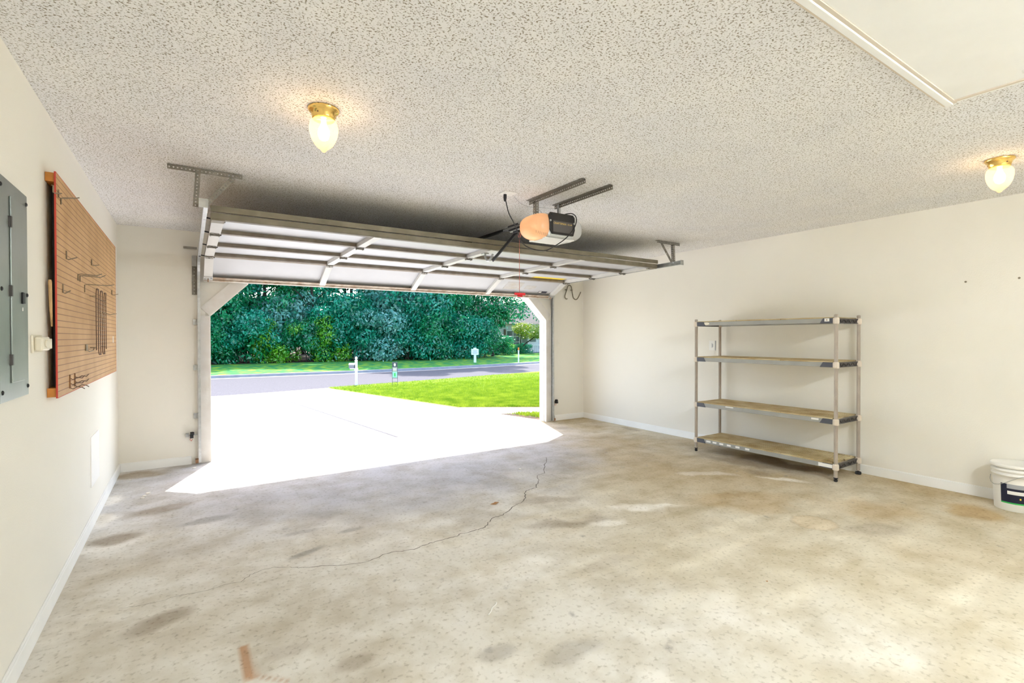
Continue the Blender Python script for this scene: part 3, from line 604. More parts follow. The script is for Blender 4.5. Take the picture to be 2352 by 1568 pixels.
# ------------------------------------------------------------------ raised sectional garage door
gd = thing('garage_door', 'raised white four-section garage door hanging below the ceiling', 'garage door', (3.275, 5.5, 2.33))
DX0, DX1 = .785, 5.765
nodes = [(4.40, 2.338), (4.965, 2.330), (5.585, 2.320), (6.205, 2.312), (6.625, 2.098)]
stx = [DX0+.04, 2.065, 3.29, 4.50, DX1-.04]
for i in range(4):
    a = Vector((0, *nodes[i])); b = Vector((0, *nodes[i+1])); d = (b-a).normalized(); nn = Vector((0, -d.z, d.y)); L = (b-a).length
    g0 = .004
    def P(x, s_, h_): return Vector((x, 0, 0))+a+d*s_+nn*h_
    def bx(m, x0, x1, s0, s1, h0, h1):
        V = [P(x, s_, h_) for x in (x0, x1) for s_ in (s0, s1) for h_ in (h0, h1)]
        m.add(V, [(0,1,3,2), (4,6,7,5), (0,4,5,1), (2,3,7,6), (0,2,6,4), (1,5,7,3)])
    T = .045
    m = MB(); bx(m, DX0, DX1, g0, L-g0, T-.006, T); sec = m.obj('door_section', 'doorskin', gd); sub(sec, gd)
    for s0, s1 in ((g0, g0+.004), (L-g0-.004, L-g0)):
        m = MB(); bx(m, DX0, DX1, s0, s1, 0.002, T-.006)
        if s0 < .1: bx(m, DX0, DX1, s0, s0+.022, .002, .005); m.obj('meeting_rail', 'doorrail', sec)
        elif i == 3: bx(m, DX0, DX1, s1-.05, s1, .002, .005); m.obj('meeting_rail', 'seal', sec)
        else: bx(m, DX0, DX1, s1-.022, s1, .002, .005); m.obj('meeting_rail', 'doorrail', sec)
    for k_, x in enumerate(stx):
        w = .042 if k_ in (0, 4) else .036
        m = MB(); bx(m, x-w, x+w, g0+.005, L-g0-.005, -.002, T-.008); m.obj('stile', 'doorstile', sec)
        if i > 0:     # hinge across the joint above this section
            m = MB(); bx(m, x-.032, x+.032, -.045, .045, -.006, -.002); bx(m, x-.036, x-.028, -.02, .02, -.022, -.003); bx(m, x+.028, x+.036, -.02, .02, -.022, -.003)
            p0, p1 = P(x-.04, 0, -.012), P(x+.04, 0, -.012); m.cyl(p0, p1, .0075, 8)
            for q in (-.03, .03): m.lathe(P(x, q, -.009), [(.007, -.003), (.007, .003)], 8)
            m.obj('hinge', 'angle', sec)
        if k_ in (0, 4):
            sd_ = -1 if k_ == 0 else 1; s_ = .02 if i else .05
            xr = .738 if k_ == 0 else 5.809
            m = MB(); m.cyl(P(x+.05*-sd_, s_, -.004), P(xr, s_, .02), .0055, 8); c = P(xr, s_, .02); m.lathe((c.x, c.y, c.z), [(.021, -.009), (.021, .009)], 16, 'X'); m.obj('roller', 'dark', sec)
    if i == 0:   # strut across the free top edge
        m = MB(); bx(m, DX0-.01, DX1+.012, -.006, 0.002, .006, .050); bx(m, DX0-.01, DX1+.012, -.016, 0.0, .057, .100); bx(m, DX0-.01, DX1+.012, -.012, .05, .097, .103); bx(m, DX0-.01, DX1+.012, .0, .05, .002, .006)
        m.obj('top_strut', 'strut', gd)
        for x in (stx[0], stx[4]):
            m = MB(); bx(m, x-.045, x+.045, .0, .10, -.006, .002); m.obj('top_bracket', 'strut', sec)
    if i == 3:   # bottom edge: retainer and weather seal, corner brackets, labels
        m = MB(); bx(m, DX0-.002, DX1+.002, L-.004, L+.018, -.004, T); m.obj('bottom_retainer', 'seal', gd)
        m = MB(); bx(m, DX0, DX1, L+.018, L+.040, .004, T-.008); m.obj('weather_seal', 'doorstile', gd)
        for x in (stx[0], stx[4]):
            m = MB(); bx(m, x-.045, x+.045, L-.075, L-.004, -.007, -.002)
            for q in (-.03, 0, .03): m.lathe(P(x+q, L-.04-q*.4, -.009), [(.006, -.003), (.006, .003)], 8)
            m.obj('corner_bracket', 'galv', sec)
            MB().cyl(P(x, L-.03, -.005), P(x, L+.02, -.012), .006, 8).obj('cable_pin', 'rust', sec)
        for (x0, x1, s0, s1, mm, nm) in ((4.72, 5.02, .14, .34, 'seal_l', 'faded_label'), (5.10, 5.30, .21, .31, 'seal_l', 'faded_label'), (5.43, 5.60, .345, .40, 'ink', 'maker_label')):
            if 'seal_l' not in MT: MT['seal_l'] = mat('faded_label_residue', (0.46, 0.42, 0.35), .6, vscale=14, col2=(0.50, 0.495, 0.49))
            m = MB(); bx(m, x0, x1, s0, s1, T-.0075, T-.0062); m.obj(nm, mm, sec)
            if mm == 'ink':
                m = MB(); bx(m, x0+.01, x0+.06, s0+.01, s1-.01, T-.0085, T-.0076); m.obj('label_field', 'sticker', sec)
    if i == 2:
        m = MB(); bx(m, 5.02, 5.62, L-.15, L-.02, T-.0078, T-.0062); m.obj('warning_label', 'yellow', sec)
        m = MB(); bx(m, 4.98, 5.02, L-.08, L-.02, T-.0078, T-.0062); m.obj('label_tip', 'sticker', sec)
for i in range(4): pass

# ------------------------------------------------------------------ opener
op = thing('garage_door_opener', 'ceiling-hung chain garage door opener with a lit peach light lens', 'garage door opener', (3.31, 3.45, 2.38))
OX, OY, OZ = 3.312, 3.475, 2.385
def dome(sgn, m):
    V = []; rows = 9; n = 28
    for i in range(rows):
        u = i/(rows-1)*0.985; x = OX+sgn*(.135+.155*u); k_ = (1-u**2.3)**.5
        for j in range(n):
            a = 2*PI*j/n; c_, s_ = math.cos(a), math.sin(a); e = .62
            yy = math.copysign(abs(c_)**e, c_)*.150*(0.25+.75*k_); zz = math.copysign(abs(s_)**e, s_)*.108*k_
            V.append((x, OY+yy, OZ+zz+.004))
    F = []
    for i in range(rows-1):
        for j in range(n): F.append((i*n+j, i*n+(j+1) % n, (i+1)*n+(j+1) % n, (i+1)*n+j))
    F.append(tuple((rows-1)*n+j for j in range(n)))
    return MB().add(V, F).obj('light_lens', m, op, True)
l1 = dome(-1, 'lens'); tag(l1, 'glowing peach lens'); l2 = dome(1, 'lensw'); tag(l2, 'unlit white lens')
sub(l1, op)
vt = MB()
def dp(u, deg):
    x = OX-(.135+.155*u); k_ = (1-u**2.3)**.5; a = math.radians(deg); c_, s_ = math.cos(a), math.sin(a); e = .62
    return (x, OY-abs(c_)**e*.150*(0.25+.75*k_)*1.004, OZ-abs(s_)**e*.108*k_*1.004+.004)
for i in range(7): vt.tube([dp(.10+.10*i-.02*q, 213+q*6) for q in range(4)], .0014, 5)
vt.obj('vent_slots', 'seal', l1)
MB().lathe((OX-.185, OY, OZ), [(.004, -.03), (.02, -.02), (.026, 0), (.018, .025), (.010, .04)], 14, 'X').obj('lamp_bulb', 'obulb', op, True)
MB().box(OX-.137, OX+.137, OY-.138, OY+.15, OZ-.092, OZ+.105).obj('case', 'case', op, bevel=.012)
MB().box(OX-.15, OX+.17, OY-.11, OY+.13, OZ-.102, OZ-.093).obj('belly_tray', 'white', op, bevel=.008)
bp_ = MB().prism([(-.142, .085), (-.125, .108), (.120, .108), (.140, .088), (.142, -.02), (.125, -.072), (-.105, -.072), (-.135, -.03)], lambda u, w, t: (OX+u, t, OZ+w), OY-.155, OY-.138).obj('end_panel', 'black', op, bevel=.003); sub(bp_, op)
MB().box(OX-.100, OX+.110, OY-.1575, OY-.155, OZ-.055, OZ+.040).obj('name_plate', 'panedge', bp_)
text('CRAFTSMAN', .024, 'gold', bp_, (OX-.028, OY-.1585, OZ+.018), (1, 0, 0), (0, 0, 1))
text('1/2 HP', .019, 'gold', bp_, (OX+.078, OY-.1585, OZ+.018), (1, 0, 0), (0, 0, 1))
for x in (-.128, .128): MB().lathe((OX+x, OY-.155, OZ+.035), [(.009, 0), (.009, -.006), (.004, -.010)], 12, 'Y').obj('screw', 'galv', bp_)
for x in (-.11, .115): MB().lathe((OX+x, OY-.155, OZ+.092), [(.008, 0), (.008, -.004)], 10, 'Y').obj('screw', 'dark', bp_)
def hang(x, two, label=None):
    y0, y1 = 2.87, 3.615
    m = MB().holed((x, y0, RH-.004), (0, 1, 0), (0, 0, -1), y1-y0, .034, .0025, .0235, .0058)
    m.holed((x, y0, RH-.004), (0, 1, 0), (-1, 0, 0), y1-y0, .034, .0025, .0235, .0058); m.obj('ceiling_angle', 'angle', op)
    if two:
        m = MB().holed((x, 3.52, OZ+.10), (0, 0, 1), (0, 1, 0), RH-.02-OZ-.10, .034, .0025, .0235, .0058).holed((x, 3.52, OZ+.10), (0, 0, 1), (1, 0, 0), RH-.02-OZ-.10, .034, .0025, .0235, .0058)
        m.obj('drop_angle', 'angle', op)
    else: MB().box(x-.016, x+.014, 3.545, 3.55, OZ+.10, RH-.01).box(x-.016, x-.012, 3.535, 3.56, OZ+.1, RH-.01).obj('drop_strap', 'galv', op)
hang(3.175, True); hang(3.462, False)
MB().box(3.15, 3.48, 3.53, 3.57, OZ+.103, OZ+.113).obj('top_bracket', 'galv', op)
RX = 3.285; RZ = 2.498
m = MB().bar((RX, OY+.10, RZ), (RX, RD-.06, RZ+.035), .030, .024); m.obj('drive_rail', 'dark', op)
MB().bar((RX, OY+.10, RZ-.002-.016), (RX, 3.98, RZ-.016), .020, .006).bar((RX-.017, OY+.1, RZ), (RX-.017, 4.2, RZ+.004), .002, .016).obj('rail_face', 'galv', op)
MB().box(RX-.05, RX+.05, RD-.06, RD, RZ+.0, RZ+.07).obj('header_bracket', 'galv', op)
tro = MB().box(RX-.032, RX+.032, 3.90, 4.08, RZ-.030, RZ-.014).box(RX-.028, RX+.028, 3.92, 4.10, RZ+.012, RZ+.028).box(RX-.02, RX+.02, 3.94, 4.02, RZ-.055, RZ-.030).obj('trolley', 'dark', op, bevel=.003); sub(tro, op)
MB().bar((RX-.02, 3.86, RZ+.02), (RX-.02, 4.16, RZ+.022), .010, .010).bar((RX-.02, 3.88, RZ-.032), (RX-.02, 4.06, RZ-.032), .02, .012).obj('trolley_clamp', 'galv', tro)
arm = MB().bar((RX, 3.98, RZ-.05), (RX, 4.43, 2.235), .012, .030, (0, 1, 0)); arm.obj('door_arm', 'dark', op)
MB().tube([(RX+.0, 4.585, 2.325), (RX, 4.58, 2.285), (RX, 4.545, 2.25), (RX, 4.50, 2.245), (RX, 4.465, 2.265), (RX, 4.43, 2.30)], .012, 6).box(RX-.03, RX+.03, 4.56, 4.62, 2.322, 2.334).obj('curved_arm_link', 'galv', op)
rc = MB().tube([(RX-.005, 3.93, RZ-.055), (RX-.006, 3.925, 2.40), (RX-.004, 3.93, 1.86)], .0024, 6).lathe((RX-.005, 3.925, 2.41), [(.004, -.03), (.012, -.015), (.014, 0), (.006, .02)], 8).obj('release_cord', 'cord', op, True); sub(rc, op)
MB().box(RX-.062, RX+.062, 3.92, 3.94, 1.838, 1.862).box(RX-.03, RX+.03, 3.92, 3.94, 1.822, 1.838).obj('release_handle', 'red', rc, bevel=.006)
MB().tube(smooth_pts([(2.847, 3.50, 2.615), (2.858, 3.5, 2.56), (2.885, 3.50, 2.475), (2.935, 3.50, 2.40), (2.985, 3.50, 2.31), (3.0, 3.5, 2.262), (3.05, 3.48, 2.212), (3.12, 3.42, 2.178), (3.14, 3.32, 2.165), (3.218, 3.29, 2.208), (3.33, 3.285, 2.285), (3.42, 3.285, 2.385), (3.443, 3.29, 2.465), (3.41, 3.30, 2.500), (3.37, 3.33, 2.500), (3.35, 3.37, 2.492)]), .0045, 7).obj('power_cord', 'dark', op, True)
MB().lathe((2.847, 3.50, 2.60), [(.008, -.03), (.011, -.015), (.014, .0), (.014, .028)], 10).obj('cord_plug', 'dark', op, True)
MB().tube(smooth_pts([(2.95, 3.52, 2.632), (3.0, 3.54, 2.61), (3.06, 3.55, 2.585), (3.16, 3.55, 2.575), (3.28, 3.55, 2.59), (3.45, 3.55, 2.60)]), .0016, 5).tube(smooth_pts([(3.19, 3.55, 2.58), (3.25, 3.55, 2.555), (3.29, 3.54, 2.49)]), .0018, 5).obj('control_wire', 'grey', op)
p = thing('ceiling_outlet', 'white ceiling outlet that powers the opener', 'outlet', (2.885, 3.515, RH))
MB().box(2.825, 2.945, 3.465, 3.56, RH-.008, RH).obj('plate', 'white', p, bevel=.002)
for x in (2.855, 2.915): MB().lathe((x, 3.512, RH-.012), [(.017, 0), (.017, .005)], 14).obj('receptacle', 'white', p)

# ------------------------------------------------------------------ ceiling lamps
def lamp(x, y, label):
    t = thing('ceiling_lamp', label, 'ceiling lamp', (x, y, RH), 'brass ceiling lamps')
    MB().lathe((x, y, RH), [(.078, 0), (.080, -.008), (.070, -.020), (.064, -.022), (.058, -.050), (.055, -.058), (.001, -.058)], 36, cap=False).obj('brass_canopy', 'brass', t, True)
    pr = [(.050, -.052), (.054, -.062), (.066, -.068), (.072, -.086), (.074, -.108), (.070, -.136), (.060, -.166), (.045, -.192), (.028, -.208), (.016, -.216), (.012, -.224), (.004, -.230)]
    MB().lathe((x, y, RH), pr, 36, cap=False).obj('glass_shade', 'glass', t, True)
    MB().lathe((x, y, RH-.060), [(.012, 0), (.014, -.02), (.028, -.050), (.030, -.075), (.022, -.098), (.004, -.108)], 20).obj('bulb', 'bulb', t, True)
    for a in (0, 2.1, 4.2): MB().lathe((x+.058*math.cos(a+4.0), y+.058*math.sin(a+4.0), RH-.036), [(.005, -.004), (.005, .004)], 8).obj('thumb_screw', 'rust', t)
lamp(1.235, 2.76, 'brass and cut glass ceiling lamp over the left half')
lamp(5.29, 1.02, 'brass and cut glass ceiling lamp near the right edge')

fx = thing('added_fill_light', 'added twin-tube fill light on the ceiling, unseen behind the camera', 'fill light', (3.4, -.95, RH))  # unseen fixture added to brighten the near part of the room
MB().box(2.75, 4.05, -1.03, -.87, RH-.05, RH).obj('housing', 'white', fx, bevel=.004)
for y in (-1.0, -.9): MB().cyl((2.79, y, RH-.075), (4.01, y, RH-.075), .016, 12).obj('tube', 'tube', fx, True)
for x in (2.77, 4.03): MB().box(x-.012, x+.012, -1.02, -.88, RH-.095, RH-.05).obj('lamp_holder', 'white', fx)
# ------------------------------------------------------------------ shelving unit
su = thing('shelving_unit', 'four-tier taupe storage shelving with tan grid shelves', 'shelf', (6.23, 3.15, 0))
X0, X1, YA, YB_ = 5.985, 6.475, 2.345, 3.955
for x in (X0, X1):
    for y in (YA, YB_):
        q = MB().tube([(x, y, .04), (x, y, 1.645)], .0185, 8).obj('post', 'post', su); sub(q, su)
        MB().lathe((x, y, 1.645), [(.020, 0), (.020, .006), (.012, .012)], 12).obj('post_cap', 'post', q)
        if (x, y) == (X1, YA): MB().lathe((x, y, 0), [(.026, 0), (.03, .012), (.026, .028), (.008, .034), (.008, .06)], 12).obj('foot', 'dark', q)
        else: MB().lathe((x, y, 0), [(.014, 0), (.018, .008), (.018, .020), (.008, .024), (.020, .032), (.020, .042)], 12).obj('foot', 'dark', q)
for k_, z in enumerate((.155, .60, 1.165, 1.605)):
    fr = MB().box(X0-.012, X0+.006, YA+.02, YB_-.02, z-.032, z+.014).box(X1-.006, X1+.012, YA+.02, YB_-.02, z-.032, z+.014).obj('shelf_frame', 'srail', su, bevel=.003); sub(fr, su)
    for y in (YA, YB_):   # dark trussed end beams
        m = MB().box(X0, X1, y-.006, y+.006, z+.004, z+.014).box(X0, X1, y-.006, y+.006, z-.036, z-.030)
        n_ = 9
        for i in range(n_):
            xa_ = X0+.03+(X1-X0-.06)*i/n_; xb_ = X0+.03+(X1-X0-.06)*(i+1)/n_; up_ = i % 2 == 0
            m.bar((xa_, y, z-.032 if up_ else z+.006), (xb_, y, z+.006 if up_ else z-.032), .006, .006)
        m.box(X0, X1, y+(.004 if y == YA else -.006), y+(.006 if y == YA else -.004), z-.034, z+.008)
        m.obj('end_beam', 'panedge', fr)
    for x, sx in ((X0, -1), (X1, 1)):
        for y, sy in ((YA, 1), (YB_, -1)):
            m = MB().prism([(0, -.034), (.125, -.034), (.095, .016), (0, .016)], lambda u, w, t: (t, y+sy*(u+.02), z+w), x+sx*.012, x+sx*.0165); m.obj('corner_plate', 'sdark', fr)
            MB().lathe((x, y, z-.012), [(.026, -.030), (.030, -.020), (.030, .020), (.024, .032)], 8).obj('corner_collar', 'collar', fr, bevel=.002)
    # removable grid mats: slats across the depth between edge strips
    ny = 3; ys_ = [YA+.024+(YB_-YA-.048)*i/ny for i in range(ny+1)]
    for i in range(ny):
        a_, b_ = ys_[i]+.002, ys_[i+1]-.002; m = MB().box(X0-.006, X0+.018, a_, b_, z+.012, z+.026).box(X1-.018, X1+.004, a_, b_, z+.012, z+.026).box((X0+X1)/2-.012, (X0+X1)/2+.012, a_, b_, z+.012, z+.026)
        m.box(X0, X1, a_, a_+.010, z+.012, z+.026).box(X0, X1, b_-.010, b_, z+.012, z+.026)
        ns = 20
        for j in range(1, ns): y = a_+(b_-a_)*j/ns; m.box(X0+.01, X1-.01, y-.0075, y+.0075, z+.014, z+.025)
        m.obj('grid_mat', 'mat', fr)
FX_ = X0-.0175
def stick(y0, y1, z0, z1, m='sticker', nm='sticker', x=FX_): return MB().box(x, x+.0035, y0, y1, z0, z1).obj(nm, m, su)
for (a_, b_) in ((3.74, 3.80), (3.66, 3.71), (3.57, 3.62), (3.47, 3.52), (3.36, 3.41), (3.24, 3.29)): stick(a_, b_, .140, .160, x=X0-.0145)
stick(2.37, 2.50, .130, .165, nm='white_label')
stick(3.44, 3.54, .598, .610, x=X0-.0145); stick(2.50, 2.57, .590, .608, x=X0-.0145)
stick(2.40, 2.445, 1.588, 1.618, nm='square_label'); MB().box(FX_-.001, FX_, 2.418, 2.43, 1.598, 1.608).obj('label_mark', 'rust', su)
MB().prism([(math.cos(t)*.042+3.80, math.sin(t)*.016+1.598) for t in [2*PI*i/18 for i in range(18)]], lambda u, w, t: (t, u, w), X0-.0150, X0-.0122).obj('oval_badge', 'cream', su)
# paper label taped on wall, sideways print
p = thing('wall_label', 'white label with sideways print on the wall behind the shelving', 'label', (RW, 4.13, 1.32))
MB().box(RW-.0015, RW, 4.085, 4.175, 1.255, 1.385).obj('paper', 'sticker', p); p['wo'] = [RW, 4.13, 1.32]
MB().box(RW-.0022, RW-.0015, 4.072, 4.084, 1.255, 1.385).obj('print_stripe', 'grey', p)
MB().box(RW-.0022, RW-.0015, 4.112, 4.120, 1.30, 1.34).box(RW-.0022, RW-.0015, 4.126, 4.134, 1.29, 1.35).obj('print_block', 'grey', p)
for y, z, s_ in ((1.519, 1.933, 'nearer the shelving'), (1.171, 1.933, 'nearer the right frame edge')):
    tag(MB().lathe((RW, y, z), [(.009, 0), (.009, -.003), (.004, -.006)], 10, 'X').obj('wall_anchor', 'strut'), 'small dark wall anchor high on the right wall, '+s_, 'anchor', 'wall anchors')

# ------------------------------------------------------------------ bucket
BX, BY = 6.385, 1.15
bk = thing('bucket', 'white plastic bucket with a dark label at the right wall', 'bucket', (BX, BY, 0))
bd = MB().lathe((BX, BY, 0), [(.126, 0), (.130, .004), (.134, .10), (.140, .25), (.143, .285), (.150, .287), (.150, .300), (.144, .302), (.145, .318), (.152, .320), (.152, .336), (.146, .338), (.146, .352)], 48).obj('body', 'bucket', bk, True); sub(bd, bk)
MB().lathe((BX, BY, 0), [(.150, .352), (.157, .354), (.158, .372), (.150, .382), (.142, .376), (.001, .374)], 48, cap=False).obj('lid', 'bucket', bk, True)
MB().tube([(BX-.15*math.cos(a)*1.02, BY+.155*math.sin(a), .31-.10*abs(math.sin(a*.0+0))-.11*(math.cos(a-.8)**2)) for a in [-PI/2+PI*i/12 for i in range(13)]], .0025, 6).obj('handle', 'galv', bk, True)
def wrap(z0, z1, a0, a1, r, m, nm, par, n=20):
    V = []; R = lambda z: .130+.0455*max(z-.004, 0)/1.13+r
    for i in range(n+1):
        a = a0+(a1-a0)*i/n
        for z in (z0, z1): rr = .134+(z-.10)*.04+r; V.append((BX+rr*math.cos(a), BY+rr*math.sin(a), z))
        for z in (z1, z0): rr = .134+(z-.10)*.04-.001; V.append((BX+rr*math.cos(a), BY+rr*math.sin(a), z))
    F = []
    for i in range(n):
        for j in range(4): F.append((i*4+j, i*4+(j+1) % 4, (i+1)*4+(j+1) % 4, (i+1)*4+j))
    F += [(0, 1, 2, 3), tuple(n*4+j for j in (3, 2, 1, 0))]
    return MB().add(V, F).obj(nm, m, par)
A0 = 2.66; lb = wrap(.075, .225, A0, A0+1.9, .0015, 'navy', 'label', bd)
wrap(.064, .075, A0, A0+1.9, .0016, 'green', 'label_green_band', bd); wrap(.142, .170, A0+.32, A0+1.4, .0024, 'sticker', 'label_banner', bd)
wrap(.190, .225, A0+.30, A0+1.3, .0024, 'grey', 'label_emblem', bd); wrap(.105, .118, A0+.85, A0+.92, .0024, 'yellow', 'label_dot', bd)

# ------------------------------------------------------------------ litter on the floor
def chip(x, y, s_, m, nm, label, cat, grp=None):
    n = 6; P_ = [(x+s_*random.uniform(.6, 1.2)*math.cos(2*PI*i/n), y+s_*random.uniform(.5, 1.1)*math.sin(2*PI*i/n)) for i in range(n)]
    o = MB().prism(P_, lambda u, w, t: (u, w, t), .001, .001+s_*.35).obj(nm, m); tag(o, label, cat, grp)
G = 'plaster chips beside the sun patch'
for (x, y, s_, w) in ((.312, 5.675, .022, 'largest of the row and nearest the doorway'), (.291, 5.598, .018, 'middle one of the row'), (.276, 5.535, .016, 'at the near end of the row')):
    chip(x, y, s_, 'chip', 'plaster_chip', 'plaster chip left of the sun patch, '+w, 'chip', G)
chip(.677, 6.50, .02, 'chip', 'plaster_chip', 'pale chip lying at the foot of the left doorway jamb', 'chip')
chip(.13, 6.30, .012, 'chip', 'plaster_chip', 'tiny pale chip near the far left floor corner', 'chip')
chip(3.647, 4.47, .018, 'chip', 'paper_scrap', 'small white scrap on the floor left of the crack top', 'scrap')
chip(3.46, 1.608, .007, 'leafdry', 'pebble', 'tiny orange pebble on the bare floor at right', 'pebble')
tag(MB().tube([(2.79, 3.66, .004), (2.815, 3.645, .008), (2.83, 3.64, .012), (2.85, 3.65, .009), (2.88, 3.665, .004)], [.001, .008, .012, .007, .001], 6).obj('dry_leaf', 'leafdry'), 'small curled dry leaf on the floor left of the crack', 'leaf')
tag(MB().tube(smooth_pts([(2.012, 2.285, .003), (2.0, 2.268, .004), (1.965, 2.25, .003), (1.94, 2.222, .004), (1.915, 2.205, .003)]), .0028, 6).obj('string_scrap', 'sticker'), 'short curled white string on the foreground floor', 'string')

# ------------------------------------------------------------------ outdoors: ground
nearE = [(-60, 20), (-10, 21.0), (1.4, 21.5), (5.8, 22.5), (11.3, 23.6), (19.5, 25.5), (40, 32), (70, 46)]
farE = [(-60, 30.5), (-10, 31.6), (1.7, 31.6), (8.9, 31.2), (14.9, 31.5), (25.5, 33.6), (45, 39.5), (75, 53)]
def ni(x): return np.interp(x, [p[0] for p in nearE], [p[1] for p in nearE])
def fi(x): return np.interp(x, [p[0] for p in farE], [p[1] for p in farE])
def H(x, y):
    x = np.asarray(x, float); y = np.asarray(y, float); n_, f_ = ni(x), fi(x)
    z1 = np.maximum(-.05*(y-YO), -.75); z1 = np.where(y < YO, 0.0, z1)
    t = np.clip(y-f_, 0, None); z2 = -.62+np.clip(t, 0, 10)*.010+np.where(x > 20, np.clip(t-6, 0, 25)*.018, 0)
    return np.where(y > f_, z2, np.where(y > n_, -.77+.05*(1-((y-n_)/(f_-n_)*2-1)**2), z1))
def sheet(name, m, x0, x1, nx, ya, yb, ny, label, cat, dz=0.0):
    xs_ = np.linspace(x0, x1, nx) if not hasattr(x0, '__len__') else np.array(x0)
    V_ = []; 
    for x in xs_:
        a_, b_ = ya(x), yb(x)
        for t in np.linspace(0, 1, ny): y = a_+(b_-a_)*t; V_.append((x, y, float(H(x, min(max(y, a_+1e-3), b_-1e-3)))+dz))
    i_, j_ = np.meshgrid(np.arange(len(xs_)-1), np.arange(ny-1), indexing='ij'); q = (i_*ny+j_).ravel()
    o = np_mesh(name, np.array(V_), np.stack([q, q+ny, q+ny+1, q+1], 1), m); return tag(o, label, cat, kind='structure')
for_x = lambda f: (lambda x: float(f(x)))
dw = sheet('driveway', 'drive', -4, 5.75, 14, lambda x: YO, for_x(ni), 40, 'pale concrete driveway outside the doorway', 'driveway')
dw['wo'] = [0, 0, 0]; ORG.append(dw)
m = MB()
def strip(m, P_, w, dz=.003):
    P_ = [Vector((x, y, float(H(x, y))+dz)) for x, y in P_]; v_ = []
    for i, q in enumerate(P_):
        d_ = (P_[min(i+1, len(P_)-1)]-P_[max(i-1, 0)]).normalized(); s_ = Vector((-d_.y, d_.x, 0))*w; v_ += [q+s_, q-s_]
    m.add(v_, [(2*i, 2*i+1, 2*i+3, 2*i+2) for i in range(len(P_)-1)])
strip(m, [(3.15, YO+t*(22-YO)/12) for t in range(13)], .02); strip(m, [(-4+t*.75, 14.0) for t in range(14)], .012)
m.obj('joint', 'asphalt', dw)
sheet('street', 'asphalt', -60, 70, 90, for_x(ni), lambda x: float(fi(x))-.75, 8, 'grey asphalt street beyond the driveway', 'street')
sheet('gutter', 'gutter', -60, 70, 90, lambda x: float(fi(x))-.75, lambda x: float(fi(x)), 3, 'pale concrete gutter along the far side of the street', 'gutter', .004)
m = MB(); xs_ = np.linspace(-60, 70, 90)
V_ = []
for x in xs_:
    y = float(fi(x)); V_ += [(x, y-.02, -.78), (x, y, -.625), (x, y+.16, -.615), (x, y+.17, -.80)]
F_ = [(4*i+j, 4*i+(j+1) % 4, 4*i+4+(j+1) % 4, 4*i+4+j) for i in range(len(xs_)-1) for j in range(4)]
cb = MB().add(V_, F_).obj('curb', 'bluegrey'); tag(cb, 'blue-grey concrete curb on the far side of the street', 'curb', kind='structure')
# near lawn, path and side bed
lw = sheet('lawn', 'lawn', 5.75, 40, 60, lambda x: max(10.05-(x-5.75)*1.12, 8.62-.35*(x-7)) if x < 7 else max(8.62-.9*(x-7), 3), for_x(ni), 40, 'bright green front lawn right of the driveway', 'lawn', .02)
sheet('garden_path', 'drive', 5.75, 9, 8, lambda x: max(8.35-.95*(x-5.75), 5.0), lambda x: (10.05-(x-5.75)*1.12 if x < 7 else 8.62-.9*(x-7)), 6, 'narrow concrete path leading right from the driveway', 'path', .006)
sheet('planting_bed', 'soil', 5.75, 8, 6, lambda x: YO, lambda x: max(8.30-.95*(x-5.75), YO+.02), 6, 'small grassy bed against the front of the house', 'bed', .0)
sheet('side_yard', 'lawn', -60, -4, 20, lambda x: YO, for_x(ni), 10, 'lawn left of the driveway, out of view', 'lawn')
sheet('verge', 'verge', -60, 70, 70, lambda x: float(fi(x))+.16, lambda x: float(fi(x))+12.5, 16, 'grassy verge between the street and the woods', 'verge')
sheet('wood_floor', 'soil', -60, 22.5, 20, lambda x: float(fi(x))+11, lambda x: 110, 8, 'dark leaf litter under the trees', 'ground', .012)
sheet('far_yard', 'verge', 22.5, 75, 30, lambda x: float(fi(x))+12.4, lambda x: 120, 20, 'grass yard in front of the neighbouring house', 'yard', .0)
# low house wall beyond the opening's right (garage exterior continues), soffit over the door
tag(MB().box(-1.2, 12, YO+.01, YO+.12, 2.62, 2.72).obj('trim_6', 'trim'), 'white roof soffit outside above the doorway', 'soffit', kind='structure')

# grass blades
rg = np.random.RandomState(11)
def blades(name, pts, h, w, m, label, cat):
    k_ = len(pts); ang = rg.rand(k_)*2*PI; hh = h*(0.5+rg.rand(k_)); lean = (rg.rand(k_, 2)-.5)*hh[:, None]*1.1
    z = H(pts[:, 0], pts[:, 1])+.015; b0 = np.stack([pts[:, 0]-np.cos(ang)*w/2, pts[:, 1]-np.sin(ang)*w/2, z], 1); b1 = np.stack([pts[:, 0]+np.cos(ang)*w/2, pts[:, 1]+np.sin(ang)*w/2, z], 1)
    tp = np.stack([pts[:, 0]+lean[:, 0], pts[:, 1]+lean[:, 1], z+hh], 1)
    V_ = np.stack([b0, b1, tp], 1).reshape(-1, 3); F_ = np.arange(3*k_).reshape(-1, 3)
    return tag(np_mesh(name, V_, F_, m), label, cat, kind='stuff')
P_ = []
while sum(len(p) for p in P_) < 150000:
    y = 8.0+16.5*rg.rand(60000)**1.35; x = 5.75+rg.rand(60000)*(0.62+.76*y-5.75).clip(.2)*1.15
    low = np.where(x < 7, 10.08-(x-5.75)*1.12, 8.62-.9*(x-7)); ok = (y > low) & (y < ni(x)-.05) & (x > 5.77); P_.append(np.stack([x, y], 1)[ok])
P_ = np.concatenate(P_)[:150000]
blades('grass_blades', P_, .055, .012, 'blade', 'bright sunlit grass blades of the front lawn', 'grass')
y = YO+.1+1.3*rg.rand(9000); x = 5.78+rg.rand(9000)*1.4; ok = (y < 8.25-.95*(x-5.75)) & (y > YO+.25*rg.rand(9000)) & (x > 5.80+.25*rg.rand(9000))
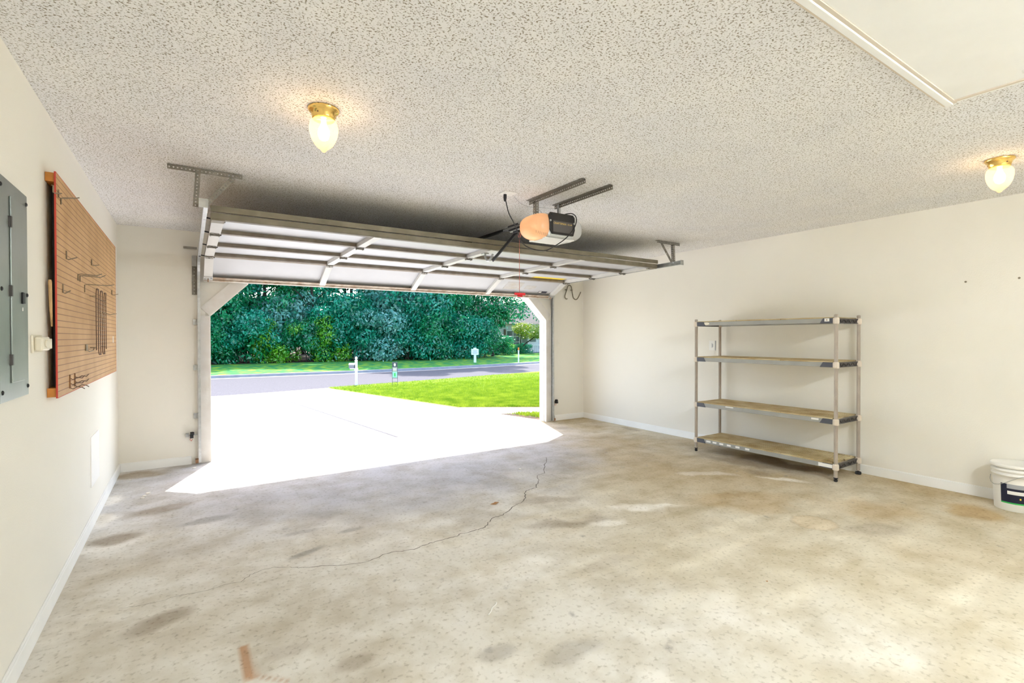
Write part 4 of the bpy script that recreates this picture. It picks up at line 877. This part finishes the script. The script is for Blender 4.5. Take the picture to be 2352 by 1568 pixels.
blades('bed_grass', np.stack([x, y], 1)[ok], .05, .012, 'blade', 'patchy grass tuft in the small bed by the path', 'grass')

# ------------------------------------------------------------------ street furniture
def gz(x, y): return float(H(x, y))
mx_, my_ = 7.05, 22.75; z0 = gz(mx_, my_)
mb = thing('mailbox', 'white post mailbox at the lawn edge by the street', 'mailbox', (mx_, my_, z0))
MB().box(mx_-.05, mx_+.05, my_-.05, my_+.05, z0, z0+1.14).box(mx_-.06, mx_+.06, my_-.06, my_+.06, z0+1.14, z0+1.165).box(mx_-.07, mx_+.07, my_-.07, my_+.07, z0+.70, z0+.80).obj('post', 'white_post', mb, bevel=.006)
MB().lathe((mx_, my_, z0+1.165), [(.03, 0), (.02, .02), (.05, .05), (.062, .09), (.05, .13), (.012, .16)], 16).obj('finial', 'white_post', mb, True)
# box stands square to the road on the street side of the post, door to the left in view
U = Vector((-.80, .6, 0)).normalized(); Vv = Vector((-U.y, U.x, 0))
def mbp(u, w, t): q = Vector((mx_, my_, z0+.80))+U*(.05+t)+Vv*u+Vector((0, 0, w)); return q
prof = [(-.085, 0), (.085, 0), (.085, .14)]+[(.085*math.cos(a), .14+.085*math.sin(a)) for a in [PI*i/8 for i in range(1, 8)]]+[(-.085, .14)]
bx_ = MB().prism(prof, mbp, .02, .26).obj('box', 'mailbox', mb); sub(bx_, mb)
MB().prism([(u*1.06, w*1.04+.004) for u, w in prof[2:]], mbp, .0, .27).obj('box_roof', 'white_post', bx_)
MB().prism([(-.07, -.05), (.07, -.05), (.07, 0), (-.07, 0)], mbp, -.04, .22).obj('arm', 'white_post', mb)
text('75', .11, 'sticker', bx_, Vector(mbp(-.088, .09, .14)), U, (0, 0, 1))
sx_, sy_ = 8.38, 21.4; z0 = gz(sx_, sy_)
ys_n = thing('yard_sign', 'narrow metal-framed yard sign standing in the lawn', 'sign', (sx_, sy_, z0))
E1 = Vector((math.cos(yaw), -math.sin(yaw), 0))
def sp(u, w, t=0): return Vector((sx_, sy_, z0))+E1*u+Vector((0, 0, w))+Vector((-math.sin(yaw), -math.cos(yaw), 0))*t
m = MB()
for u in (-.115, .115): m.cyl(sp(u, 0), sp(u, 1.06), .009, 6)
for w in (.18, .36, 1.06): m.cyl(sp(-.115, w), sp(.115, w), .009, 6)
m.obj('frame', 'charcoal', ys_n)
def pan(w0, w1, mm, nm, u=.105, t0=.0, t1=.01): return MB().prism([(-u, w0), (u, w0), (u, w1), (-u, w1)], lambda a_, b_, t: sp(a_, b_, t), t0, t1).obj(nm, mm, ys_n)
q = pan(.84, 1.05, 'charcoal', 'top_panel'); pan(.64, .84, 'taupe', 'middle_panel'); pan(.37, .64, 'mint', 'lower_panel')
MB().prism([(.042*math.cos(a), .95+.07*math.sin(a)) for a in [2*PI*i/16 for i in range(16)]], lambda a_, b_, t: sp(a_, b_, t), .01, .014).obj('oval_logo', 'sticker', ys_n)
m = MB()
for w in (.70, .74, .78): m.prism([(-.07, w-.008), (.07, w-.008), (.07, w+.008), (-.07, w+.008)], lambda a_, b_, t: sp(a_, b_, t), .01, .013)
m.obj('text_lines', 'sticker', ys_n)
MB().prism([(-.03, .43), (.03, .43), (.03, .58), (-.03, .58)], lambda a_, b_, t: sp(a_, b_, t), .01, .013).obj('printed_code_block', 'green', ys_n)
nx_, ny_ = 20.1, 35.2; z0 = gz(nx_, ny_)
ns_ = thing('notice_board', 'white notice board on a post on the far verge', 'sign', (nx_, ny_, z0))
def npnt(u, w, t=0): return Vector((nx_, ny_, z0))+E1*u+Vector((0, 0, w))+Vector((-math.sin(yaw), -math.cos(yaw), 0))*t
MB().prism([(-.10, 0), (.10, 0), (.10, .70), (-.10, .70)], npnt, -.06, .0).obj('post', 'white_post', ns_)
MB().prism([(-.30, .66), (-.26, .62), (.26, .62), (.30, .66), (.30, 1.06), (.26, 1.10), (.14, 1.10), (.10, 1.20), (-.10, 1.20), (-.14, 1.10), (-.26, 1.10), (-.30, 1.06)], npnt, .0, .05).obj('board', 'white_post', ns_)
m = MB()
for w, L_ in ((.98, .20), (.90, .14), (.82, .22), (.74, .18)): m.prism([(-L_, w-.016), (L_, w-.016), (L_, w+.016), (-L_, w+.016)], npnt, .05, .056)
m.obj('text_lines', 'grey', ns_)
hx_, hy_ = 23.3, 33.65; z0 = gz(hx_, hy_)
hp = thing('marker_post', 'thin white marker post with an orange top band', 'marker post', (hx_, hy_, z0))
MB().cyl((hx_, hy_, z0), (hx_, hy_, z0+1.22), .055, 10).obj('pole', 'white_post', hp)
MB().cyl((hx_, hy_, z0+1.0), (hx_, hy_, z0+1.22), .058, 10).obj('band', 'orange', hp)

# ------------------------------------------------------------------ neighbouring house
hs = thing('house', 'pale single-storey house beyond the far yard', 'house', (38, 50, 0))
zb_ = gz(36, 50)-.3
MB().box(29.5, 47, 50, 58, zb_, 3.1).obj('walls', 'siding', hs)
MB().prism([(49.3, 3.05), (58.7, 3.05), (54, 5.9)], lambda u, w, t: (t, u, w), 29.0, 47.5).obj('roof', 'roof', hs)
MB().box(34.9, 36.6, 48.9, 50.1, zb_, 3.05).obj('porch_bay', 'siding', hs)
for x0 in (32.55,):
    w_ = MB().box(x0, x0+1.9, 49.93, 50, .15, 2.3).obj('window', 'trim', hs); sub(w_, hs)
    for i in range(2):
        for j in range(3): MB().box(x0+.08+i*.92, x0+.08+i*.92+.80, 49.90, 49.93, .24+j*.68, .24+j*.68+.60).obj('pane', 'pane', w_)
    MB().box(x0-.35, x0-.10, 49.92, 50, .1, 2.4).obj('window_shutter', 'brown', hs)
MB().box(35.3, 36.1, 48.84, 48.9, .9, 2.0).obj('window', 'pane', hs); MB().box(37.2, 37.6, 49.9, 50, 0, 2.5).obj('shutter', 'shutter', hs)
MB().box(35, 40, 48.2, 50, zb_, zb_+.35).obj('porch_step', 'gutter', hs)
rl = MB()
for i in range(7): rl.box(34.9+i*.35, 34.95+i*.35, 48.3, 48.34, zb_+.3, zb_+1.2)
rl.box(34.9, 37.1, 48.3, 48.34, zb_+1.15, zb_+1.22); rl.obj('porch_railing', 'white_post', hs)

# ------------------------------------------------------------------ trees and shrubs
def leaves(n, blobs, size, seed, flat=0.5):
    r = np.random.RandomState(seed); w = np.array([b[3]*b[4]*b[5] for b in blobs])**.67; w /= w.sum(); idx = r.choice(len(blobs), n, p=w)
    B = np.array(blobs)[idx]; d = r.normal(size=(n, 3)); d /= np.linalg.norm(d, axis=1)[:, None]
    rad = (0.55+0.45*r.rand(n)**.6)*(1+0.12*r.normal(size=n)); c = B[:, :3]+d*B[:, 3:6]*rad[:, None]
    nrm = d+r.normal(size=(n, 3))*.8+np.array([0, 0, flat]); nrm /= np.linalg.norm(nrm, axis=1)[:, None]
    t = np.cross(nrm, r.normal(size=(n, 3))); t /= np.linalg.norm(t, axis=1)[:, None]; b = np.cross(nrm, t)
    s = size*(0.55+.9*r.rand(n))[:, None]
    V_ = np.stack([c-t*s, c-b*s*.45+nrm*s*.12, c+t*s, c+b*s*.45+nrm*s*.12], 1).reshape(-1, 3)
    return V_, np.arange(4*n).reshape(-1, 4)
def leafmesh(name, n, blobs, size, seed, m):
    V_, F_ = leaves(n, blobs, size, seed); me_o = np_mesh(name, V_, F_, m); me = me_o.data; bpy.data.objects.remove(me_o); return me
def trunkmesh(h, r, seed, nb=6):
    rr = random.Random(seed); m = MB(); top = Vector((rr.uniform(-.5, .5), rr.uniform(-.5, .5), h))
    P_ = [Vector((0, 0, -.3)), Vector((rr.uniform(-.1, .1), 0, h*.25)), Vector((rr.uniform(-.3, .3), rr.uniform(-.2, .2), h*.6)), top]
    m.tube(smooth_pts(P_, 4), [r*(1-.75*i/12) for i in range(13)], 8)
    for i in range(nb):
        t = rr.uniform(.2, .85); a = P_[1].lerp(top, t); an = rr.uniform(0, 2*PI); L_ = h*rr.uniform(.15, .3)
        b = a+Vector((math.cos(an)*L_, math.sin(an)*L_, L_*.6)); m.tube([a, a.lerp(b, .5)+Vector((0, 0, .2)), b], [r*.35, r*.22, r*.08], 6)
    o = m.obj('trunk', 'bark'); me = o.data; bpy.data.objects.remove(o); return me
def rb(seed, n, cx, cz, R_, rz, br):
    r = random.Random(seed); out = []
    for i in range(n):
        a = r.uniform(0, 2*PI); q = r.uniform(0, 1)**.5; out.append((cx+q*R_*math.cos(a), q*R_*math.sin(a), cz+r.uniform(-rz, rz), br*r.uniform(.7, 1.3), br*r.uniform(.7, 1.3), br*r.uniform(.5, .9)))
    return out
TREE = []
for k_ in range(3):
    TREE.append(([leafmesh('crown', 20000, rb(k_+1, 20, 0, 7.2, 2.5, 5.8, 1.15), .135, k_+5, mm) for mm in ('leaf_teal', 'leaf_deep')], trunkmesh(11, .20, k_)))
SHR = [[leafmesh('foliage', 8000, rb(20+k_, 12, 0, 1.35, 1.35, 1.15, .85), .082, 30+k_, mm) for mm in ('leaf_teal', 'leaf_deep', 'leaf_bright', 'leaf_silver')] for k_ in range(2)]
SHT = trunkmesh(1.6, .05, 77, 4)
def plant(name, fol, fname, tr, x, y, s_, rz, label, cat, group, sz=1.0):
    e = thing(name, label, cat, (x, y, gz(x, y)), group); e.rotation_euler = (0, 0, rz); e.scale = (s_, s_, s_*sz)
    for nm, me in ((fname, fol), ('trunk', tr)):
        o = bpy.data.objects.new(nm, me); C.objects.link(o); o.parent = e
    return e
# (x, y, scale, variant, colour) of the wood edge trees, left to right in view
rr = random.Random(4)
TL = [(-5.5, 45.5, 1.05), (-1.0, 47.5, 1.1), (2.6, 45.0, .95), (6.2, 46.5, 1.05), (9.6, 44.6, .9), (13.2, 46.8, 1.1), (16.4, 44.0, 1.05), (19.5, 45.6, 1.15), (22.6, 43.8, 1.1), (25.2, 44.6, .95)]
ordn = ['leftmost', 'second from left', 'third from left', 'fourth from left', 'fifth from left', 'sixth from left', 'seventh from left', 'eighth from left', 'ninth from left', 'rightmost']
for i, (x, y, s_) in enumerate(TL):
    plant('wood_edge_tree', TREE[i % 3][0][(i*2+1) % 3 % 2], 'crown', TREE[i % 3][1], x, y, s_*1.1, rr.uniform(0, 6), 'tall leafy tree at the wood edge, %s of the front row' % ordn[i], 'tree', 'front row of wood edge trees', 1.0 if x < 16 else 1.5)
for i, x in enumerate((-9, -3, 3, 9, 15, 21, 25, 29)):
    plant('back_tree', TREE[(i+1) % 3][0][0], 'crown', TREE[(i+1) % 3][1], x, 53+rr.uniform(-1, 2), 1.3, rr.uniform(0, 6), 'tall tree deeper in the wood, seen only through the front row', 'tree', 'trees deeper in the wood')
for i, x in enumerate((-4, 3, 7.5, 12, 19)):
    plant('back_tree', TREE[i % 3][0][1], 'crown', TREE[i % 3][1], x, 60+rr.uniform(-1, 2), 1.4, rr.uniform(0, 6), 'tall tree deeper in the wood, seen only through the front row', 'tree', 'trees deeper in the wood')
shr = [(-2.6, 43.4, 1.0, 1), (-.2, 43.7, 1.1, 0), (2.1, 43.6, 1.0, 1), (4.4, 43.6, 1.15, 0), (6.5, 43.4, .95, 2), (8.7, 43.0, .95, 1), (10.6, 43.2, 1.05, 2), (12.8, 42.6, 1.25, 0), (14.9, 42.2, 1.3, 3), (17.0, 41.8, 1.25, 0), (19.0, 41.6, 1.2, 1), (21.0, 41.5, 1.2, 0), (23.0, 41.4, 1.15, 0), (24.8, 41.8, 1.0, 1)]
cn = ['blue-green', 'deep green', 'bright yellow-green', 'silvery']
on2 = ['first', 'second', 'third', 'fourth', 'fifth', 'sixth', 'seventh', 'eighth', 'ninth', 'tenth', 'eleventh', 'twelfth', 'thirteenth', 'last']
for i, (x, y, s_, c_) in enumerate(shr):
    plant('verge_shrub', SHR[i % 2][c_], 'foliage', SHT, x, y, s_*1.12, rr.uniform(0, 6), '%s shrub at the back of the verge, %s from the left' % (cn[c_], on2[i]), 'shrub', 'shrubs along the wood edge', 1.15)
# second tier of vine-covered shrubs above them
for i, (x, y, s_, c_) in enumerate([(0.5, 44.9, 1.7, 0), (4.5, 45.0, 1.8, 1), (8.2, 44.7, 1.55, 3), (12.0, 44.4, 1.8, 0), (15.6, 43.6, 2.0, 3), (18.6, 43.2, 2.0, 0), (21.6, 43.0, 1.9, 1)]):
    plant('vine_mound', SHR[(i+1) % 2][c_], 'foliage', SHT, x, y, s_, rr.uniform(0, 6), '%s vine-covered mound rising behind the shrubs, %s of the tall mounds' % (cn[c_], ['leftmost', 'second', 'third', 'fourth', 'fifth', 'sixth', 'rightmost'][i]), 'shrub', 'vine-covered mounds', 1.25)
# overhanging tree on the right, small ornamental tree and garden shrubs by the house
OH = leafmesh('crown', 9000, [(0, 0, 5.2, 2.6, 2.6, 1.5), (1.8, -.5, 4.4, 2.0, 1.8, 1.1), (-1.6, 0, 4.6, 2.0, 2.0, 1.4), (.6, .4, 7.4, 2.6, 2.4, 2.0), (3.2, 0, 6.2, 1.8, 1.8, 1.4), (-1, 0, 9.2, 2.2, 2.2, 1.8), (2.4, 0, 9.0, 2.2, 2.2, 2.0)], .14, 91, 'leaf_deep')
plant('overhanging_tree', OH, 'crown', trunkmesh(8, .18, 9), 26.6, 43.2, 1.0, 0, 'spreading tree overhanging the yard at the right end of the woods', 'tree', None)
plant('overhanging_tree', OH, 'crown', trunkmesh(8, .18, 12), 36.5, 46.5, 1.0, 1.2, 'thin-leaved tree partly hiding the roof of the neighbouring house', 'tree', None, 1.1)
OT = leafmesh('crown', 3200, [(0, 0, 2.3, 1.5, 1.3, .8), (1.0, 0, 2.0, .9, .9, .55), (-.8, 0, 2.6, 1.0, .9, .6)], .085, 92, 'leaf_gold')
tm = MB().tube([(-.9, 0, -.1), (-.8, 0, .6), (-.3, 0, 1.1), (.3, 0, 1.5), (.8, 0, 2.1)], [.10, .08, .07, .06, .03], 7).tube([(-.8, 0, .6), (-.9, .1, 1.3), (-.7, 0, 2.3)], [.07, .05, .03], 6)
o_ = tm.obj('trunk', 'bark'); tme = o_.data; bpy.data.objects.remove(o_)
plant('ornamental_tree', OT, 'crown', tme, 33.5, 46.6, 1.12, -.5, 'small crooked golden-green tree in front of the neighbouring house', 'tree', None)
for x, y, s_, c_, l_ in ((30.9, 46.8, .45, 2, 'pale yellow-green shrub left of the house window'), (32.6, 47.2, .42, 1, 'dark round shrub below the house window'), (29.3, 45.6, .8, 1, 'dark shrub at the left corner of the house'), (33.7, 47.4, .42, 0, 'low blue-green shrub beside the crooked tree')):
    plant('garden_shrub', SHR[0][c_], 'foliage', SHT, x, y, s_, rr.uniform(0, 6), l_, 'shrub', None)

for o in ORG:
    if 'wo' in o: del o['wo']
